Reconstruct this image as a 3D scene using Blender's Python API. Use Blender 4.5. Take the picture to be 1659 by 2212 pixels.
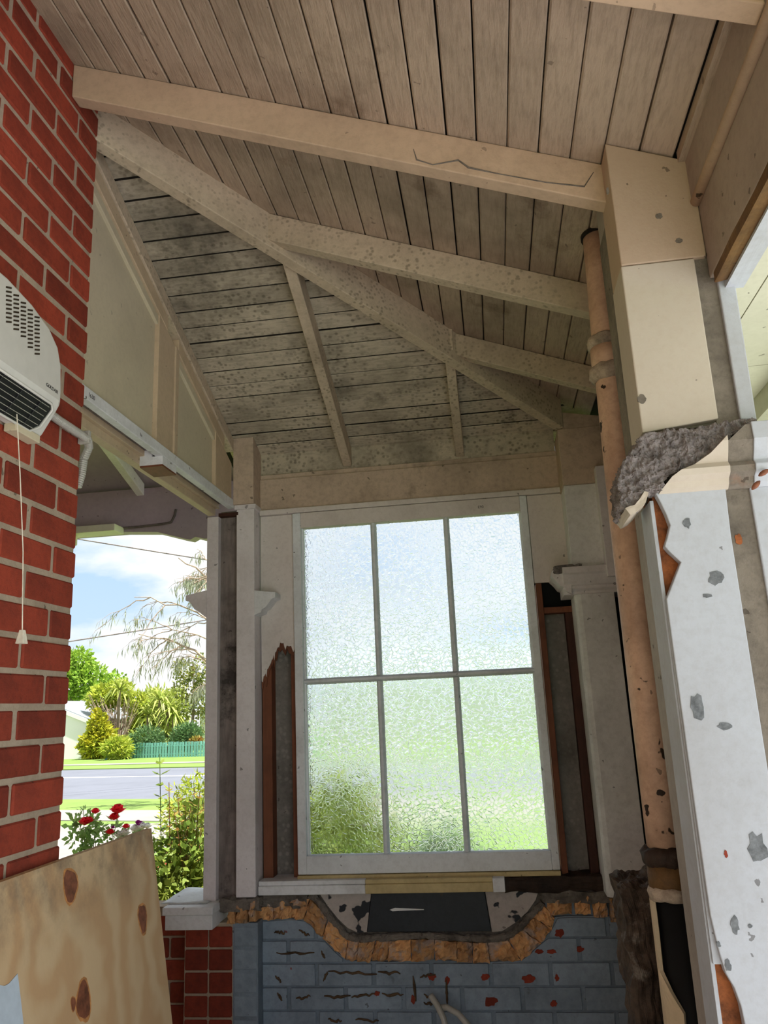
import bpy, bmesh, math, random
from mathutils import Vector, Matrix, noise

random.seed(7)
for o in list(bpy.data.objects):
    bpy.data.objects.remove(o, do_unlink=True)
scene = bpy.context.scene
COL = scene.collection

# ------------------------------------------------------------------ camera
FPX, W, H = 1693.36, 1659.0, 2212.0
YAW, PITCH, ROLL = math.radians(-7.369), math.radians(14.116), math.radians(-2.614)
fwd = Vector((math.sin(YAW)*math.cos(PITCH), math.cos(YAW)*math.cos(PITCH), math.sin(PITCH)))
rt0 = Vector((math.cos(YAW), -math.sin(YAW), 0))
up0 = rt0.cross(fwd)
rt = math.cos(ROLL)*rt0 + math.sin(ROLL)*up0
up = -math.sin(ROLL)*rt0 + math.cos(ROLL)*up0
cam_data = bpy.data.cameras.new('camera')
cam_data.sensor_fit = 'HORIZONTAL'
cam_data.sensor_width = 36.0
cam_data.lens = FPX*36.0/W
cam_data.clip_start = 0.02
cam_data.clip_end = 400
cam = bpy.data.objects.new('camera', cam_data)
COL.objects.link(cam)
cam.matrix_world = Matrix(((rt.x, up.x, -fwd.x, 0), (rt.y, up.y, -fwd.y, 0), (rt.z, up.z, -fwd.z, 0), (0, 0, 0, 1)))
scene.camera = cam

def ray(x, y):
    return fwd + rt*((x-W/2)/FPX) - up*((y-H/2)/FPX)
def atY(x, y, Y):
    d = ray(x, y); return d*(Y/d.y)
def atX(x, y, X):
    d = ray(x, y); return d*(X/d.x)
def atZ(x, y, Z):
    d = ray(x, y); return d*(Z/d.z)

# ------------------------------------------------------------------ world, sun, exposure
SKY_STRENGTH = 0.47
SUN_STRENGTH = 4.8
world = bpy.data.worlds.new('sky')
scene.world = world
world.use_nodes = True
wn = world.node_tree.nodes; wl = world.node_tree.links
wn.clear()
w_out = wn.new('ShaderNodeOutputWorld')
w_bg = wn.new('ShaderNodeBackground')
w_bg.inputs['Strength'].default_value = SKY_STRENGTH
w_tc = wn.new('ShaderNodeTexCoord')
w_sep = wn.new('ShaderNodeSeparateXYZ')
wl.new(w_tc.outputs['Generated'], w_sep.inputs[0])
w_ramp = wn.new('ShaderNodeValToRGB')
w_ramp.color_ramp.elements[0].position = 0.0
w_ramp.color_ramp.elements[0].color = (0.62, 0.78, 0.95, 1)
w_ramp.color_ramp.elements[1].position = 0.55
w_ramp.color_ramp.elements[1].color = (0.24, 0.50, 0.92, 1)
wl.new(w_sep.outputs['Z'], w_ramp.inputs[0])
w_map = wn.new('ShaderNodeMapping')
w_map.inputs['Scale'].default_value = (1.0, 1.0, 2.6)
wl.new(w_tc.outputs['Generated'], w_map.inputs[0])
w_noise = wn.new('ShaderNodeTexNoise')
w_noise.inputs['Scale'].default_value = 4.2
w_noise.inputs['Detail'].default_value = 7.0
w_noise.inputs['Roughness'].default_value = 0.55
wl.new(w_map.outputs[0], w_noise.inputs['Vector'])
w_cr = wn.new('ShaderNodeValToRGB')
w_cr.color_ramp.elements[0].position = 0.36
w_cr.color_ramp.elements[1].position = 0.53
wl.new(w_noise.outputs['Fac'], w_cr.inputs[0])
w_mix = wn.new('ShaderNodeMix'); w_mix.data_type = 'RGBA'
wl.new(w_cr.outputs['Color'], w_mix.inputs['Factor'])
wl.new(w_ramp.outputs['Color'], w_mix.inputs['A'])
w_mix.inputs['B'].default_value = (1.0, 1.0, 1.0, 1)
wl.new(w_mix.outputs['Result'], w_bg.inputs['Color'])
wl.new(w_bg.outputs[0], w_out.inputs[0])

sun_data = bpy.data.lights.new('sun', 'SUN')
sun_data.energy = SUN_STRENGTH
sun_data.color = (1.0, 0.975, 0.94)
sun_data.angle = math.radians(0.6)
sun = bpy.data.objects.new('sun', sun_data)
COL.objects.link(sun)
sun_dir = Vector((-0.33, 0.12, -0.936))        # the way the light travels: from the right, a little behind, high up
sun.rotation_euler = sun_dir.to_track_quat('-Z', 'Y').to_euler()
sun.location = (5, -3, 9)

vs = scene.view_settings
vs.view_transform = 'Standard'
vs.look = 'None'
vs.exposure = 1.28
vs.gamma = 1.0
vs.use_curve_mapping = False

# ------------------------------------------------------------------ helpers
def lin(h):
    h = h.lstrip('#')
    r = []
    for i in (0, 2, 4):
        c = int(h[i:i+2], 16)/255.0
        r.append(c/12.92 if c <= 0.04045 else ((c+0.055)/1.055)**2.4)
    return (r[0], r[1], r[2], 1.0)

class MB:
    def __init__(s):
        s.v = []; s.f = []
    def add(s, verts, faces):
        n = len(s.v)
        s.v.extend([tuple(p) for p in verts])
        s.f.extend([tuple(i+n for i in f) for f in faces])
        return s
    def box(s, x0, x1, y0, y1, z0, z1):
        return s.hexa([(x0, y0, z0), (x1, y0, z0), (x1, y1, z0), (x0, y1, z0), (x0, y0, z1), (x1, y0, z1), (x1, y1, z1), (x0, y1, z1)])
    def hexa(s, p):   # bottom ring 0-3, top ring 4-7
        return s.add(p, [(3, 2, 1, 0), (4, 5, 6, 7), (0, 1, 5, 4), (1, 2, 6, 5), (2, 3, 7, 6), (3, 0, 4, 7)])
    def prism(s, poly, fa, fb):   # poly: list of 2-D points, fa / fb map them to the two ends
        n = len(poly)
        A = [fa(*p) for p in poly]; B = [fb(*p) for p in poly]
        return s.add(A+B, [tuple(range(n))[::-1], tuple(range(n, 2*n))] + [(i, (i+1) % n, n+(i+1) % n, n+i) for i in range(n)])
    def xz(s, poly, y0, y1):
        return s.prism(poly, lambda a, b: (a, y0, b), lambda a, b: (a, y1, b))
    def yz(s, poly, x0, x1):
        return s.prism(poly, lambda a, b: (x0, a, b), lambda a, b: (x1, a, b))
    def tube(s, path, r, n=10, caps=True):
        path = [Vector(p) for p in path]
        rings = []
        m = len(path)
        for i, p in enumerate(path):
            t = (path[min(i+1, m-1)]-path[max(i-1, 0)]).normalized()
            a = t.orthogonal().normalized() if i == 0 else (rings_u - t*rings_u.dot(t)).normalized()
            rings_u = a
            b = t.cross(a)
            rr = r[i] if isinstance(r, (list, tuple)) else r
            rings.append([p + a*math.cos(2*math.pi*k/n)*rr + b*math.sin(2*math.pi*k/n)*rr for k in range(n)])
        V = [q for rg in rings for q in rg]
        F = []
        for i in range(m-1):
            for k in range(n):
                F.append((i*n+k, i*n+(k+1) % n, (i+1)*n+(k+1) % n, (i+1)*n+k))
        if caps:
            F.append(tuple(range(n))[::-1]); F.append(tuple((m-1)*n+k for k in range(n)))
        return s.add(V, F)
    def mesh(s, name):
        me = bpy.data.meshes.new(name)
        me.from_pydata(s.v, [], s.f)
        bm = bmesh.new(); bm.from_mesh(me)
        bmesh.ops.recalc_face_normals(bm, faces=bm.faces)
        bm.to_mesh(me); bm.free()
        return me

def link(name, data, parent=None):
    o = bpy.data.objects.new(name, data)
    COL.objects.link(o)
    if parent is not None:
        o.parent = parent
        if parent.type == 'EMPTY':
            o.matrix_parent_inverse = Matrix.Translation(-Vector(parent.location))
    return o

def obj(name, mb, m, parent=None, bevel=0.0, smooth=False, raw=False):
    me = mb.mesh(name) if isinstance(mb, MB) else mb
    if m is not None and not me.materials:
        me.materials.append(m)
    o = link(name, me, parent)
    if smooth:
        for p in me.polygons: p.use_smooth = True
    if bevel:
        md = o.modifiers.new('bevel', 'BEVEL'); md.width = bevel; md.segments = 2; md.limit_method = 'ANGLE'; md.angle_limit = math.radians(40)
    return o

def tag(o, label, cat, group=None, kind=None):
    o['label'] = label; o['category'] = cat
    if group: o['group'] = group
    if kind: o['kind'] = kind
    return o

def thing(name, loc, label, cat, group=None, kind=None):
    o = bpy.data.objects.new(name, None)
    COL.objects.link(o)
    o.location = loc
    o.empty_display_size = 0.1
    return tag(o, label, cat, group, kind)

def rough(me, amp, scale, subdiv=0, seed=0.0):
    """break a mesh's surface up: cut long edges, then push every point along its normal by noise"""
    bm = bmesh.new(); bm.from_mesh(me)
    bmesh.ops.triangulate(bm, faces=bm.faces)
    for _ in range(subdiv):
        bmesh.ops.subdivide_edges(bm, edges=bm.edges, cuts=1, use_grid_fill=True)
    bm.normal_update()
    off = Vector((seed*3.1, seed*1.7, seed*5.3))
    new = []
    for v in bm.verts:
        n = noise.fractal(v.co*scale+off, 0.8, 2.0, 4)
        d = Vector((noise.noise(v.co*scale*.7+off), noise.noise(v.co*scale*.7+off+Vector((9, 3, 1))), noise.noise(v.co*scale*.7-off)))
        new.append(v.co + v.normal*n*amp + d*amp*.6)
    for v, c in zip(bm.verts, new): v.co = c
    bm.to_mesh(me); bm.free()
    return me

# ------------------------------------------------------------------ materials
MATS = {}
def new_mat(name):
    m = bpy.data.materials.new(name); m.use_nodes = True
    nt = m.node_tree
    b = nt.nodes['Principled BSDF']
    MATS[name] = m
    return m, nt.nodes, nt.links, b

def add_noise(n, l, vec, scale, detail=5.0, rough_=0.6, stretch=None):
    t = n.new('ShaderNodeTexNoise')
    t.inputs['Scale'].default_value = scale; t.inputs['Detail'].default_value = detail; t.inputs['Roughness'].default_value = rough_
    if stretch:
        mp = n.new('ShaderNodeMapping'); mp.inputs['Scale'].default_value = stretch
        l.new(vec, mp.inputs[0]); l.new(mp.outputs[0], t.inputs['Vector'])
    else:
        l.new(vec, t.inputs['Vector'])
    return t.outputs['Fac']

def ramp(n, l, fac, p0, p1, c0=(0, 0, 0, 1), c1=(1, 1, 1, 1)):
    r = n.new('ShaderNodeValToRGB')
    r.color_ramp.elements[0].position = p0; r.color_ramp.elements[0].color = c0
    r.color_ramp.elements[1].position = p1; r.color_ramp.elements[1].color = c1
    l.new(fac, r.inputs[0])
    return r.outputs['Color']

def mix(n, l, fac, a, b, mode='MIX'):
    m = n.new('ShaderNodeMix'); m.data_type = 'RGBA'; m.blend_type = mode
    for s, v in (('Factor', fac), ('A', a), ('B', b)):
        if hasattr(v, 'is_linked') or hasattr(v, 'links'):
            l.new(v, m.inputs[s])
        else:
            m.inputs[s].default_value = v
    return m.outputs['Result']

def bump(n, l, b, h, strength, dist=0.01):
    bp = n.new('ShaderNodeBump'); bp.inputs['Strength'].default_value = strength; bp.inputs['Distance'].default_value = dist
    l.new(h, bp.inputs['Height']); l.new(bp.outputs[0], b.inputs['Normal'])
    return bp

def paint(name, base, dirt='#5a4c3c', amt=0.5, scale=3.0, fine=40.0, spots=0.0, spot_scale=90.0, spot_col='#4a4234', grain=None, rough_=0.65,
          bump_s=0.25, chips=None, chip_at=0.70, chip_scale=30.0, rnd=0.0, blot=None, speck=0.6, speck_col='#3a3028'):
    """weathered paint: base colour, broad grime, fine speckle, mould spots, chips down to another colour"""
    m, n, l, b = new_mat(name)
    tc = n.new('ShaderNodeTexCoord'); vec = tc.outputs['Object']
    c = lin(base)
    big = add_noise(n, l, vec, scale, 6, 0.65)
    col = mix(n, l, ramp(n, l, big, 0.45, 0.75, (0, 0, 0, 1), (amt, amt, amt, 1)), c, lin(dirt))
    fn = add_noise(n, l, vec, fine, 4, 0.7, grain)
    col = mix(n, l, ramp(n, l, fn, 0.45, 0.75, (0, 0, 0, 1), (amt*.55,)*3+(1,)), col, lin(dirt))
    h = fn
    if spots:
        v = n.new('ShaderNodeTexVoronoi'); v.inputs['Scale'].default_value = spot_scale
        l.new(vec, v.inputs['Vector'])
        sp = ramp(n, l, v.outputs['Distance'], 0.22, 0.42, (1, 1, 1, 1), (0, 0, 0, 1))
        cl = ramp(n, l, add_noise(n, l, vec, 4.0, 6, 0.7), 0.38, 0.58, (0, 0, 0, 1), (spots,)*3+(1,))
        fac = mix(n, l, 1.0, sp, cl, 'MULTIPLY')
        col = mix(n, l, fac, col, lin(spot_col))
    if blot:
        bl = add_noise(n, l, vec, blot[1], 7, 0.7)
        col = mix(n, l, ramp(n, l, bl, blot[2], blot[2]+.1, (0, 0, 0, 1), (blot[3],)*3+(1,)), col, lin(blot[0]))
    if speck:
        vs_ = n.new('ShaderNodeTexVoronoi'); vs_.inputs['Scale'].default_value = 34.0
        wob = n.new('ShaderNodeMix'); wob.data_type = 'VECTOR'; wob.inputs['Factor'].default_value = 0.03
        wn_ = n.new('ShaderNodeTexNoise'); wn_.inputs['Scale'].default_value = 55.0; wn_.inputs['Detail'].default_value = 3.0
        l.new(vec, wn_.inputs['Vector']); l.new(vec, wob.inputs['A']); l.new(wn_.outputs['Color'], wob.inputs['B'])
        l.new(wob.outputs['Result'], vs_.inputs['Vector'])
        sr = n.new('ShaderNodeSeparateColor'); l.new(vs_.outputs['Color'], sr.inputs[0])
        mth = n.new('ShaderNodeMapRange'); mth.inputs['From Min'].default_value = 0.86; mth.inputs['From Max'].default_value = 1.0
        mth.inputs['To Min'].default_value = 0.0; mth.inputs['To Max'].default_value = 0.25
        l.new(sr.outputs[0], mth.inputs['Value'])
        lt = n.new('ShaderNodeMath'); lt.operation = 'LESS_THAN'
        l.new(vs_.outputs['Distance'], lt.inputs[0]); l.new(mth.outputs[0], lt.inputs[1])
        sm = n.new('ShaderNodeMath'); sm.operation = 'MULTIPLY'; sm.inputs[1].default_value = speck
        l.new(lt.outputs[0], sm.inputs[0])
        col = mix(n, l, sm.outputs[0], col, lin(speck_col))
    if chips:
        cn = add_noise(n, l, vec, chip_scale, 3, 0.55)
        cf = ramp(n, l, cn, chip_at, chip_at+.015)
        col = mix(n, l, cf, col, lin(chips))
        h = mix(n, l, cf, fn, (0, 0, 0, 1))
    if rnd:
        oi = n.new('ShaderNodeObjectInfo')
        hs = n.new('ShaderNodeHueSaturation')
        mr = n.new('ShaderNodeMapRange')
        mr.inputs['To Min'].default_value = 1-rnd; mr.inputs['To Max'].default_value = 1+rnd
        l.new(oi.outputs['Random'], mr.inputs['Value']); l.new(mr.outputs[0], hs.inputs['Value'])
        l.new(col, hs.inputs['Color']); col = hs.outputs[0]
    l.new(col, b.inputs['Base Color'])
    b.inputs['Roughness'].default_value = rough_
    b.inputs['Specular IOR Level'].default_value = 0.3
    if bump_s: bump(n, l, b, h, bump_s, 0.004)
    return m

def plain(name, base, rough_=0.6, metal=0.0, var=0.12, scale=30.0, bump_s=0.0, grain=None, rnd=0.0, spec=0.3):
    m, n, l, b = new_mat(name)
    tc = n.new('ShaderNodeTexCoord')
    f = add_noise(n, l, tc.outputs['Object'], scale, 4, 0.6, grain)
    c = lin(base)
    d = tuple(x*(1-2*var) for x in c[:3])+(1,)
    e = tuple(min(1, x*(1+2*var)) for x in c[:3])+(1,)
    col = ramp(n, l, f, 0.3, 0.7, d, e)
    if rnd:
        oi = n.new('ShaderNodeObjectInfo'); hs = n.new('ShaderNodeHueSaturation'); mr = n.new('ShaderNodeMapRange')
        mr.inputs['To Min'].default_value = 1-rnd; mr.inputs['To Max'].default_value = 1+rnd
        l.new(oi.outputs['Random'], mr.inputs['Value']); l.new(mr.outputs[0], hs.inputs['Value'])
        l.new(col, hs.inputs['Color']); col = hs.outputs[0]
    l.new(col, b.inputs['Base Color'])
    b.inputs['Roughness'].default_value = rough_; b.inputs['Metallic'].default_value = metal
    b.inputs['Specular IOR Level'].default_value = spec
    if bump_s: bump(n, l, b, f, bump_s, 0.004)
    return m

def leaf_mat(name, base, alt, rough_=0.5, trans=0.35):
    m, n, l, b = new_mat(name)
    tc = n.new('ShaderNodeTexCoord')
    f = add_noise(n, l, tc.outputs['Object'], 3.0, 6, 0.8)
    f2 = n.new('ShaderNodeTexWhiteNoise')
    geo = n.new('ShaderNodeNewGeometry')
    l.new(geo.outputs['Random Per Island'], f2.inputs['Vector'])
    col = ramp(n, l, f, 0.35, 0.65, lin(base), lin(alt))
    hs = n.new('ShaderNodeHueSaturation'); mr = n.new('ShaderNodeMapRange')
    mr.inputs['To Min'].default_value = 0.7; mr.inputs['To Max'].default_value = 1.3
    l.new(geo.outputs['Random Per Island'], mr.inputs['Value']); l.new(mr.outputs[0], hs.inputs['Value'])
    l.new(col, hs.inputs['Color'])
    l.new(hs.outputs[0], b.inputs['Base Color'])
    b.inputs['Roughness'].default_value = rough_
    b.inputs['Specular IOR Level'].default_value = 0.25
    tr = n.new('ShaderNodeBsdfTranslucent'); l.new(hs.outputs[0], tr.inputs['Color'])
    ms = n.new('ShaderNodeMixShader'); ms.inputs[0].default_value = trans
    out = n['Material Output']
    l.new(b.outputs[0], ms.inputs[1]); l.new(tr.outputs[0], ms.inputs[2]); l.new(ms.outputs[0], out.inputs['Surface'])
    return m

M = {}
M['ceil'] = paint('ceiling_paint', '#b5a18c', '#5a4d3e', 0.65, 2.2, 30, grain=(3.2, 0.45, 1.0), blot=('#5f4a38', 2.4, 0.58, 0.6), bump_s=0.8, speck=.45, rnd=0.06)
M['ceil_far'] = paint('mouldy_ceiling_paint', '#c4b6a1', '#4a443b', 0.85, 2.6, 30, speck=.3, blot=('#4c453b', 3.2, 0.57, .55), spots=0.6, spot_scale=44, spot_col='#5a5244', grain=(0.6, 3.0, 1.0), bump_s=0.5, rnd=0.09)
M['rafter'] = paint('peach_rafter_paint', '#ceb298', '#7a6450', 0.35, 2.5, 40, speck=.4, chips='#4a3a2a', chip_at=0.735, chip_scale=14, bump_s=0.3)
M['rafter_m'] = paint('mouldy_rafter_paint', '#ccb9a1', '#6b5e4e', 0.5, 3.0, 40, speck=.3, spots=0.5, spot_scale=58, spot_col='#665a48', bump_s=0.3)
M['dark_gap'] = plain('dark_roof_sarking', '#1c1712', 0.9)
M['mortar'] = paint('mortar', '#b3a28e', '#7d6d5c', 0.5, 8, 90, bump_s=0.6, rough_=0.9)
M['brick'] = paint('red_brick', '#933c29', '#5c251b', 0.75, 7, 60, chips='#c8a893', chip_at=0.715, chip_scale=18, rough_=0.8, bump_s=0.8, rnd=0.25, speck_col='#3a1a14')
M['cream'] = paint('cream_sheet', '#d2c6aa', '#9b8f78', 0.3, 3, 60, bump_s=0.1, speck=.25)
M['cream_trim'] = paint('cream_trim', '#cfb89a', '#8f7d64', 0.4, 4, 50, bump_s=0.2, chips='#3b3024', chip_at=0.76, chip_scale=20)
M['lilac'] = paint('lilac_white_post_paint', '#e6dfe0', '#95867c', 0.35, 3.0, 60, chips='#5f5650', chip_at=0.75, chip_scale=24, bump_s=0.15)
M['white_trim'] = paint('white_trim_paint', '#e6e6e8', '#8e8a84', 0.4, 5, 60, chips='#4d4740', chip_at=0.745, chip_scale=26, bump_s=0.2)
M['tan_frieze'] = paint('tan_frieze_paint', '#c9b29d', '#594c42', 0.6, 2.2, 40, bump_s=0.25, blot=('#4f4335', 2.6, 0.58, 0.5))
M['panel_white'] = paint('pinkish_panel_paint', '#e0d6d0', '#94857a', 0.35, 3.0, 60, bump_s=0.1, chips='#55483e', chip_at=0.77, chip_scale=16)
M['slot'] = paint('bare_dark_timber', '#8a7f79', '#2f2825', 0.85, 4, 40, bump_s=0.5, grain=(1, 1, .15), blot=('#1c1715', 3.5, 0.57, 0.8))
M['raw'] = paint('raw_red_timber', '#7d4a32', '#3f2418', 0.7, 5, 50, grain=(1, 1, .08), bump_s=0.4)
M['raw_dark'] = paint('dark_red_timber', '#4a2a20', '#170e0b', 0.7, 5, 50, grain=(1, 1, .08), bump_s=0.4)
M['fibro'] = paint('grey_fibre_sheet', '#837c76', '#454039', 0.6, 5, 60, spots=0.4, spot_scale=40, spot_col='#a39c94', bump_s=0.4)
M['win'] = paint('window_white_paint', '#e8ebee', '#8d8a84', 0.35, 4, 60, chips='#57504a', chip_at=0.75, chip_scale=26, bump_s=0.2)
M['putty'] = paint('muntin_grey_paint', '#e2e6ea', '#7d7c7a', 0.4, 8, 60, bump_s=0.2)
M['sill_yellow'] = paint('yellow_sill_paint', '#cdb887', '#7e6a45', 0.45, 6, 60, chips='#55402a', chip_at=0.74, chip_scale=24)
M['sill_rot'] = paint('rotten_sill', '#3b2a20', '#0d0a08', 0.9, 9, 50, bump_s=0.9)
M['greybrick'] = paint('grey_painted_brick', '#92a0ae', '#4a5056', 0.5, 5, 50, chips='#8b3c30', chip_at=0.725, chip_scale=13, bump_s=0.35, rnd=0.07, blot=('#3f382f', 5, 0.66, 0.6))
M['greymortar'] = paint('grey_painted_mortar', '#84919e', '#3c4044', 0.5, 6, 70, bump_s=0.5)
M['broken'] = paint('broken_soft_brick', '#e0aa74', '#6a4a36', 0.65, 14, 60, bump_s=1.0, rough_=0.95, rnd=0.3, blot=('#b5a49b', 12, 0.50, 0.85))
M['bed'] = paint('old_mortar_bed', '#7d746b', '#34302c', 0.8, 14, 60, bump_s=1.0, rough_=0.95)
M['slate'] = paint('black_slate_paint', '#262a31', '#0e1014', 0.7, 4, 40, bump_s=0.15, rough_=0.45, blot=('#6b737c', 7, 0.70, 0.5))
M['peel'] = paint('peeling_plaster', '#b9aea6', '#6f665f', 0.4, 8, 60, chips='#2a2c31', chip_at=0.56, chip_scale=9, bump_s=0.4)
M['glue'] = plain('brown_adhesive', '#54402b', 0.6, var=.25)
M['pillar'] = paint('pillar_white_plaster', '#bec1c8', '#98938f', 0.45, 3, 50, chips='#8d8f90', chip_at=0.80, chip_scale=20, bump_s=0.25)
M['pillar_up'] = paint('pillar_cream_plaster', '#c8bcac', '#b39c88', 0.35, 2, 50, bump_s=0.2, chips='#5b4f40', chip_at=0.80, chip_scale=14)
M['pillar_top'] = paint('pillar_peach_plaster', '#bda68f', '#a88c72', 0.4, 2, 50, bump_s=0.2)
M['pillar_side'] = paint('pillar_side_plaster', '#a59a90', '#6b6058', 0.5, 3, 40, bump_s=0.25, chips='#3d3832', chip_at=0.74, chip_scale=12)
M['column'] = paint('column_grey_white_plaster', '#e8e6e4', '#8f8882', 0.5, 3, 40, bump_s=0.25, chips='#3d3832', chip_at=0.74, chip_scale=12)
M['cement'] = paint('bare_cement', '#857b6f', '#4d463f', 0.85, 6, 50, bump_s=0.8, rough_=0.95, blot=('#96674f', 5, 0.60, 0.45))
M['lump'] = paint('rough_broken_cement', '#8a817e', '#3f3937', 0.9, 20, 80, bump_s=1.0, rough_=1.0)
M['chip'] = plain('grey_chip', '#75787b', 0.9, var=.2, scale=80, bump_s=.4)
M['exposed'] = paint('exposed_orange_brick', '#a5623a', '#33201a', 0.95, 16, 50, bump_s=0.7, rough_=0.95)
M['pipe'] = paint('salmon_pipe_paint', '#cfa88f', '#7a5a48', 0.6, 5, 50, chips='#33261c', chip_at=0.665, chip_scale=17, bump_s=0.3, rough_=0.5, blot=('#4a372b', 3.5, 0.64, .75))
M['pipe_ring'] = paint('weathered_collar', '#b9a593', '#4d4037', 0.85, 22, 60, bump_s=0.9)
M['pipe_rust'] = paint('rusty_socket', '#74542f', '#2f1d12', 0.7, 8, 50, bump_s=0.6)
M['black'] = plain('cavity_shade_black', '#060507', 0.7, var=.3)  # shade of the hollow and the slit, put into the colour
M['rubble'] = paint('rough_rubble_edge', '#5c4b40', '#1d1714', 0.9, 12, 60, bump_s=1.0, blot=('#9a8f86', 8, 0.62, 0.7))
M['eave'] = paint('mauve_eave_paint', '#a8988b', '#6f6054', 0.4, 2.5, 40, bump_s=0.3)
M['soffit_out'] = paint('cream_soffit', '#d5d1bc', '#a09a86', 0.3, 2, 40, bump_s=0.1)
M['wall_dark'] = paint('dark_stained_boards', '#3c2620', '#120c0a', 0.7, 4, 40, bump_s=0.4)
M['heater'] = plain('heater_white_plastic', '#cfccc6', 0.35, var=.02, spec=.5)
M['dark_plastic'] = plain('black_plastic', '#17161a', 0.45)
M['slot_dark'] = plain('vent_shadow_brown', '#3a2f22', 0.9)
M['steel'] = plain('grey_conduit', '#b3b0a8', 0.4, metal=.2, var=.05)
M['cord'] = plain('pale_cord', '#e6ddca', 0.6)
M['pencil'] = plain('pencil_grey', '#4b4744', 0.8)
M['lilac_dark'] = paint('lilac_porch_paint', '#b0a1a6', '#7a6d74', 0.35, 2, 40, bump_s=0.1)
M['asphalt'] = paint('asphalt', '#6d7078', '#595c63', 0.5, 0.7, 30, speck=0.0, bump_s=0.2, rough_=0.9)
M['line'] = plain('road_line_white', '#e2e2de', 0.8)
M['path'] = paint('concrete_path', '#8f8982', '#6f6963', 0.4, 1.5, 30, speck=0.0, rough_=0.95)
M['floor'] = paint('worn_concrete_floor', '#bdbbb8', '#8a8784', 0.5, 2, 30, speck=0.0, rough_=0.9)
M['grass'] = paint('grass', '#728a42', '#526f2c', 0.6, 1.2, 18, speck=0.0, rough_=0.9, bump_s=0.8)
M['yard'] = paint('pale_bounce_concrete', '#cdced2', '#a9a9ad', 0.4, 1.5, 30, speck=0.0, rough_=0.95)
M['soil'] = paint('garden_soil', '#6a5440', '#3a2c20', 0.7, 5, 40, speck=0.0, rough_=1.0, bump_s=0.8)
M['fence'] = plain('teal_fence_paint', '#7db5ae', 0.7, var=.1, rnd=.12)
M['housewhite'] = plain('white_weatherboard', '#eceae4', 0.7, var=.02)
M['roofgrey'] = plain('grey_roof', '#9ba3a8', 0.6)
M['bark'] = paint('bark', '#8b7a68', '#54463a', 0.6, 6, 40, speck=0.0, rough_=.95, bump_s=.6)
M['twig'] = plain('grey_dead_twig', '#a08d7a', 0.9, var=.2)
M['stem_red'] = plain('reddish_stem', '#6f4532', 0.7)
M['stem_green'] = plain('green_stem', '#5a6b34', 0.7)
M['leaf_tree'] = leaf_mat('leaf_tree', '#6f9a35', '#a5bd45')
M['leaf_hedge'] = leaf_mat('leaf_hedge', '#8aa53a', '#c2c24a')
M['leaf_yellow'] = leaf_mat('leaf_yellow', '#c9b92f', '#8fa33a')
M['leaf_palm'] = leaf_mat('leaf_palm', '#93a84a', '#c3c66c')
M['leaf_dark'] = leaf_mat('leaf_dark', '#4f7043', '#6d8a55')
M['leaf_gum'] = leaf_mat('leaf_gum', '#8a927c', '#a5a888', trans=.2)
M['leaf_ivy'] = leaf_mat('leaf_ivy', '#6f8248', '#a09a4c')
M['leaf_bush'] = leaf_mat('leaf_bush', '#5b7f33', '#9aa044')
M['leaf_bronze'] = leaf_mat('leaf_bronze', '#a8743f', '#8f9a45')
M['leaf_rose'] = leaf_mat('leaf_rose', '#7fa258', '#a5bf78')
M['petal_red'] = leaf_mat('petal_red', '#ea2a34', '#f4485a', trans=.25)
M['petal_pink'] = leaf_mat('petal_pink', '#e58f8a', '#f0b0a0', trans=.25)
M['petal_purple'] = leaf_mat('petal_purple', '#a1268f', '#c04aa8', trans=.25)
M['petal_white'] = leaf_mat('petal_white', '#f2efe6', '#ffffff', trans=.25)

# plywood: warm veneer with stretched grain and grey staining along the top edge
def ply_mat():
    m, n, l, b = new_mat('plywood_face')
    tc = n.new('ShaderNodeTexCoord'); vec = tc.outputs['Object']
    w = add_noise(n, l, vec, 4.0, 3, 0.5, (1, 1, .5))
    g = n.new('ShaderNodeTexWave'); g.wave_type = 'BANDS'; g.bands_direction = 'Y'
    g.inputs['Scale'].default_value = 2.2; g.inputs['Distortion'].default_value = 14.0; g.inputs['Detail'].default_value = 3.0; g.inputs['Detail Scale'].default_value = 1.4
    l.new(vec, g.inputs['Vector'])
    col = ramp(n, l, g.outputs['Fac'], 0.1, 0.95, lin('#c29e75'), lin('#cfb38c'))
    col = mix(n, l, ramp(n, l, w, 0.50, 0.75, (0, 0, 0, 1), (.5, .5, .5, 1)), col, lin('#c59a6c'))
    sep = n.new('ShaderNodeSeparateXYZ'); l.new(vec, sep.inputs[0])
    zr = n.new('ShaderNodeMapRange'); zr.inputs['From Min'].default_value = -0.52; zr.inputs['From Max'].default_value = -0.34
    l.new(sep.outputs['Z'], zr.inputs['Value'])
    st = add_noise(n, l, vec, 7.0, 6, 0.7)
    sf = mix(n, l, 1.0, ramp(n, l, st, 0.42, 0.7), zr.outputs[0], 'MULTIPLY')
    col = mix(n, l, sf, col, lin('#6e5f50'))
    l.new(col, b.inputs['Base Color']); b.inputs['Roughness'].default_value = 0.7
    f = add_noise(n, l, vec, 60, 4, .7, (1, 1, .2))
    bump(n, l, b, f, 0.25, 0.003)
    return m
M['ply'] = ply_mat()
M['ply_edge'] = plain('plywood_edge', '#c9a878', 0.8, var=.2, scale=120)
M['knot'] = plain('brown_knot', '#7d4c35', 0.6, var=.25, scale=40)
M['knot_ring'] = plain('knot_ring', '#b9824e', 0.65, var=.2, scale=60)
M['paper'] = plain('pale_blue_paper', '#bcc8d4', 0.8, var=.04)

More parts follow.
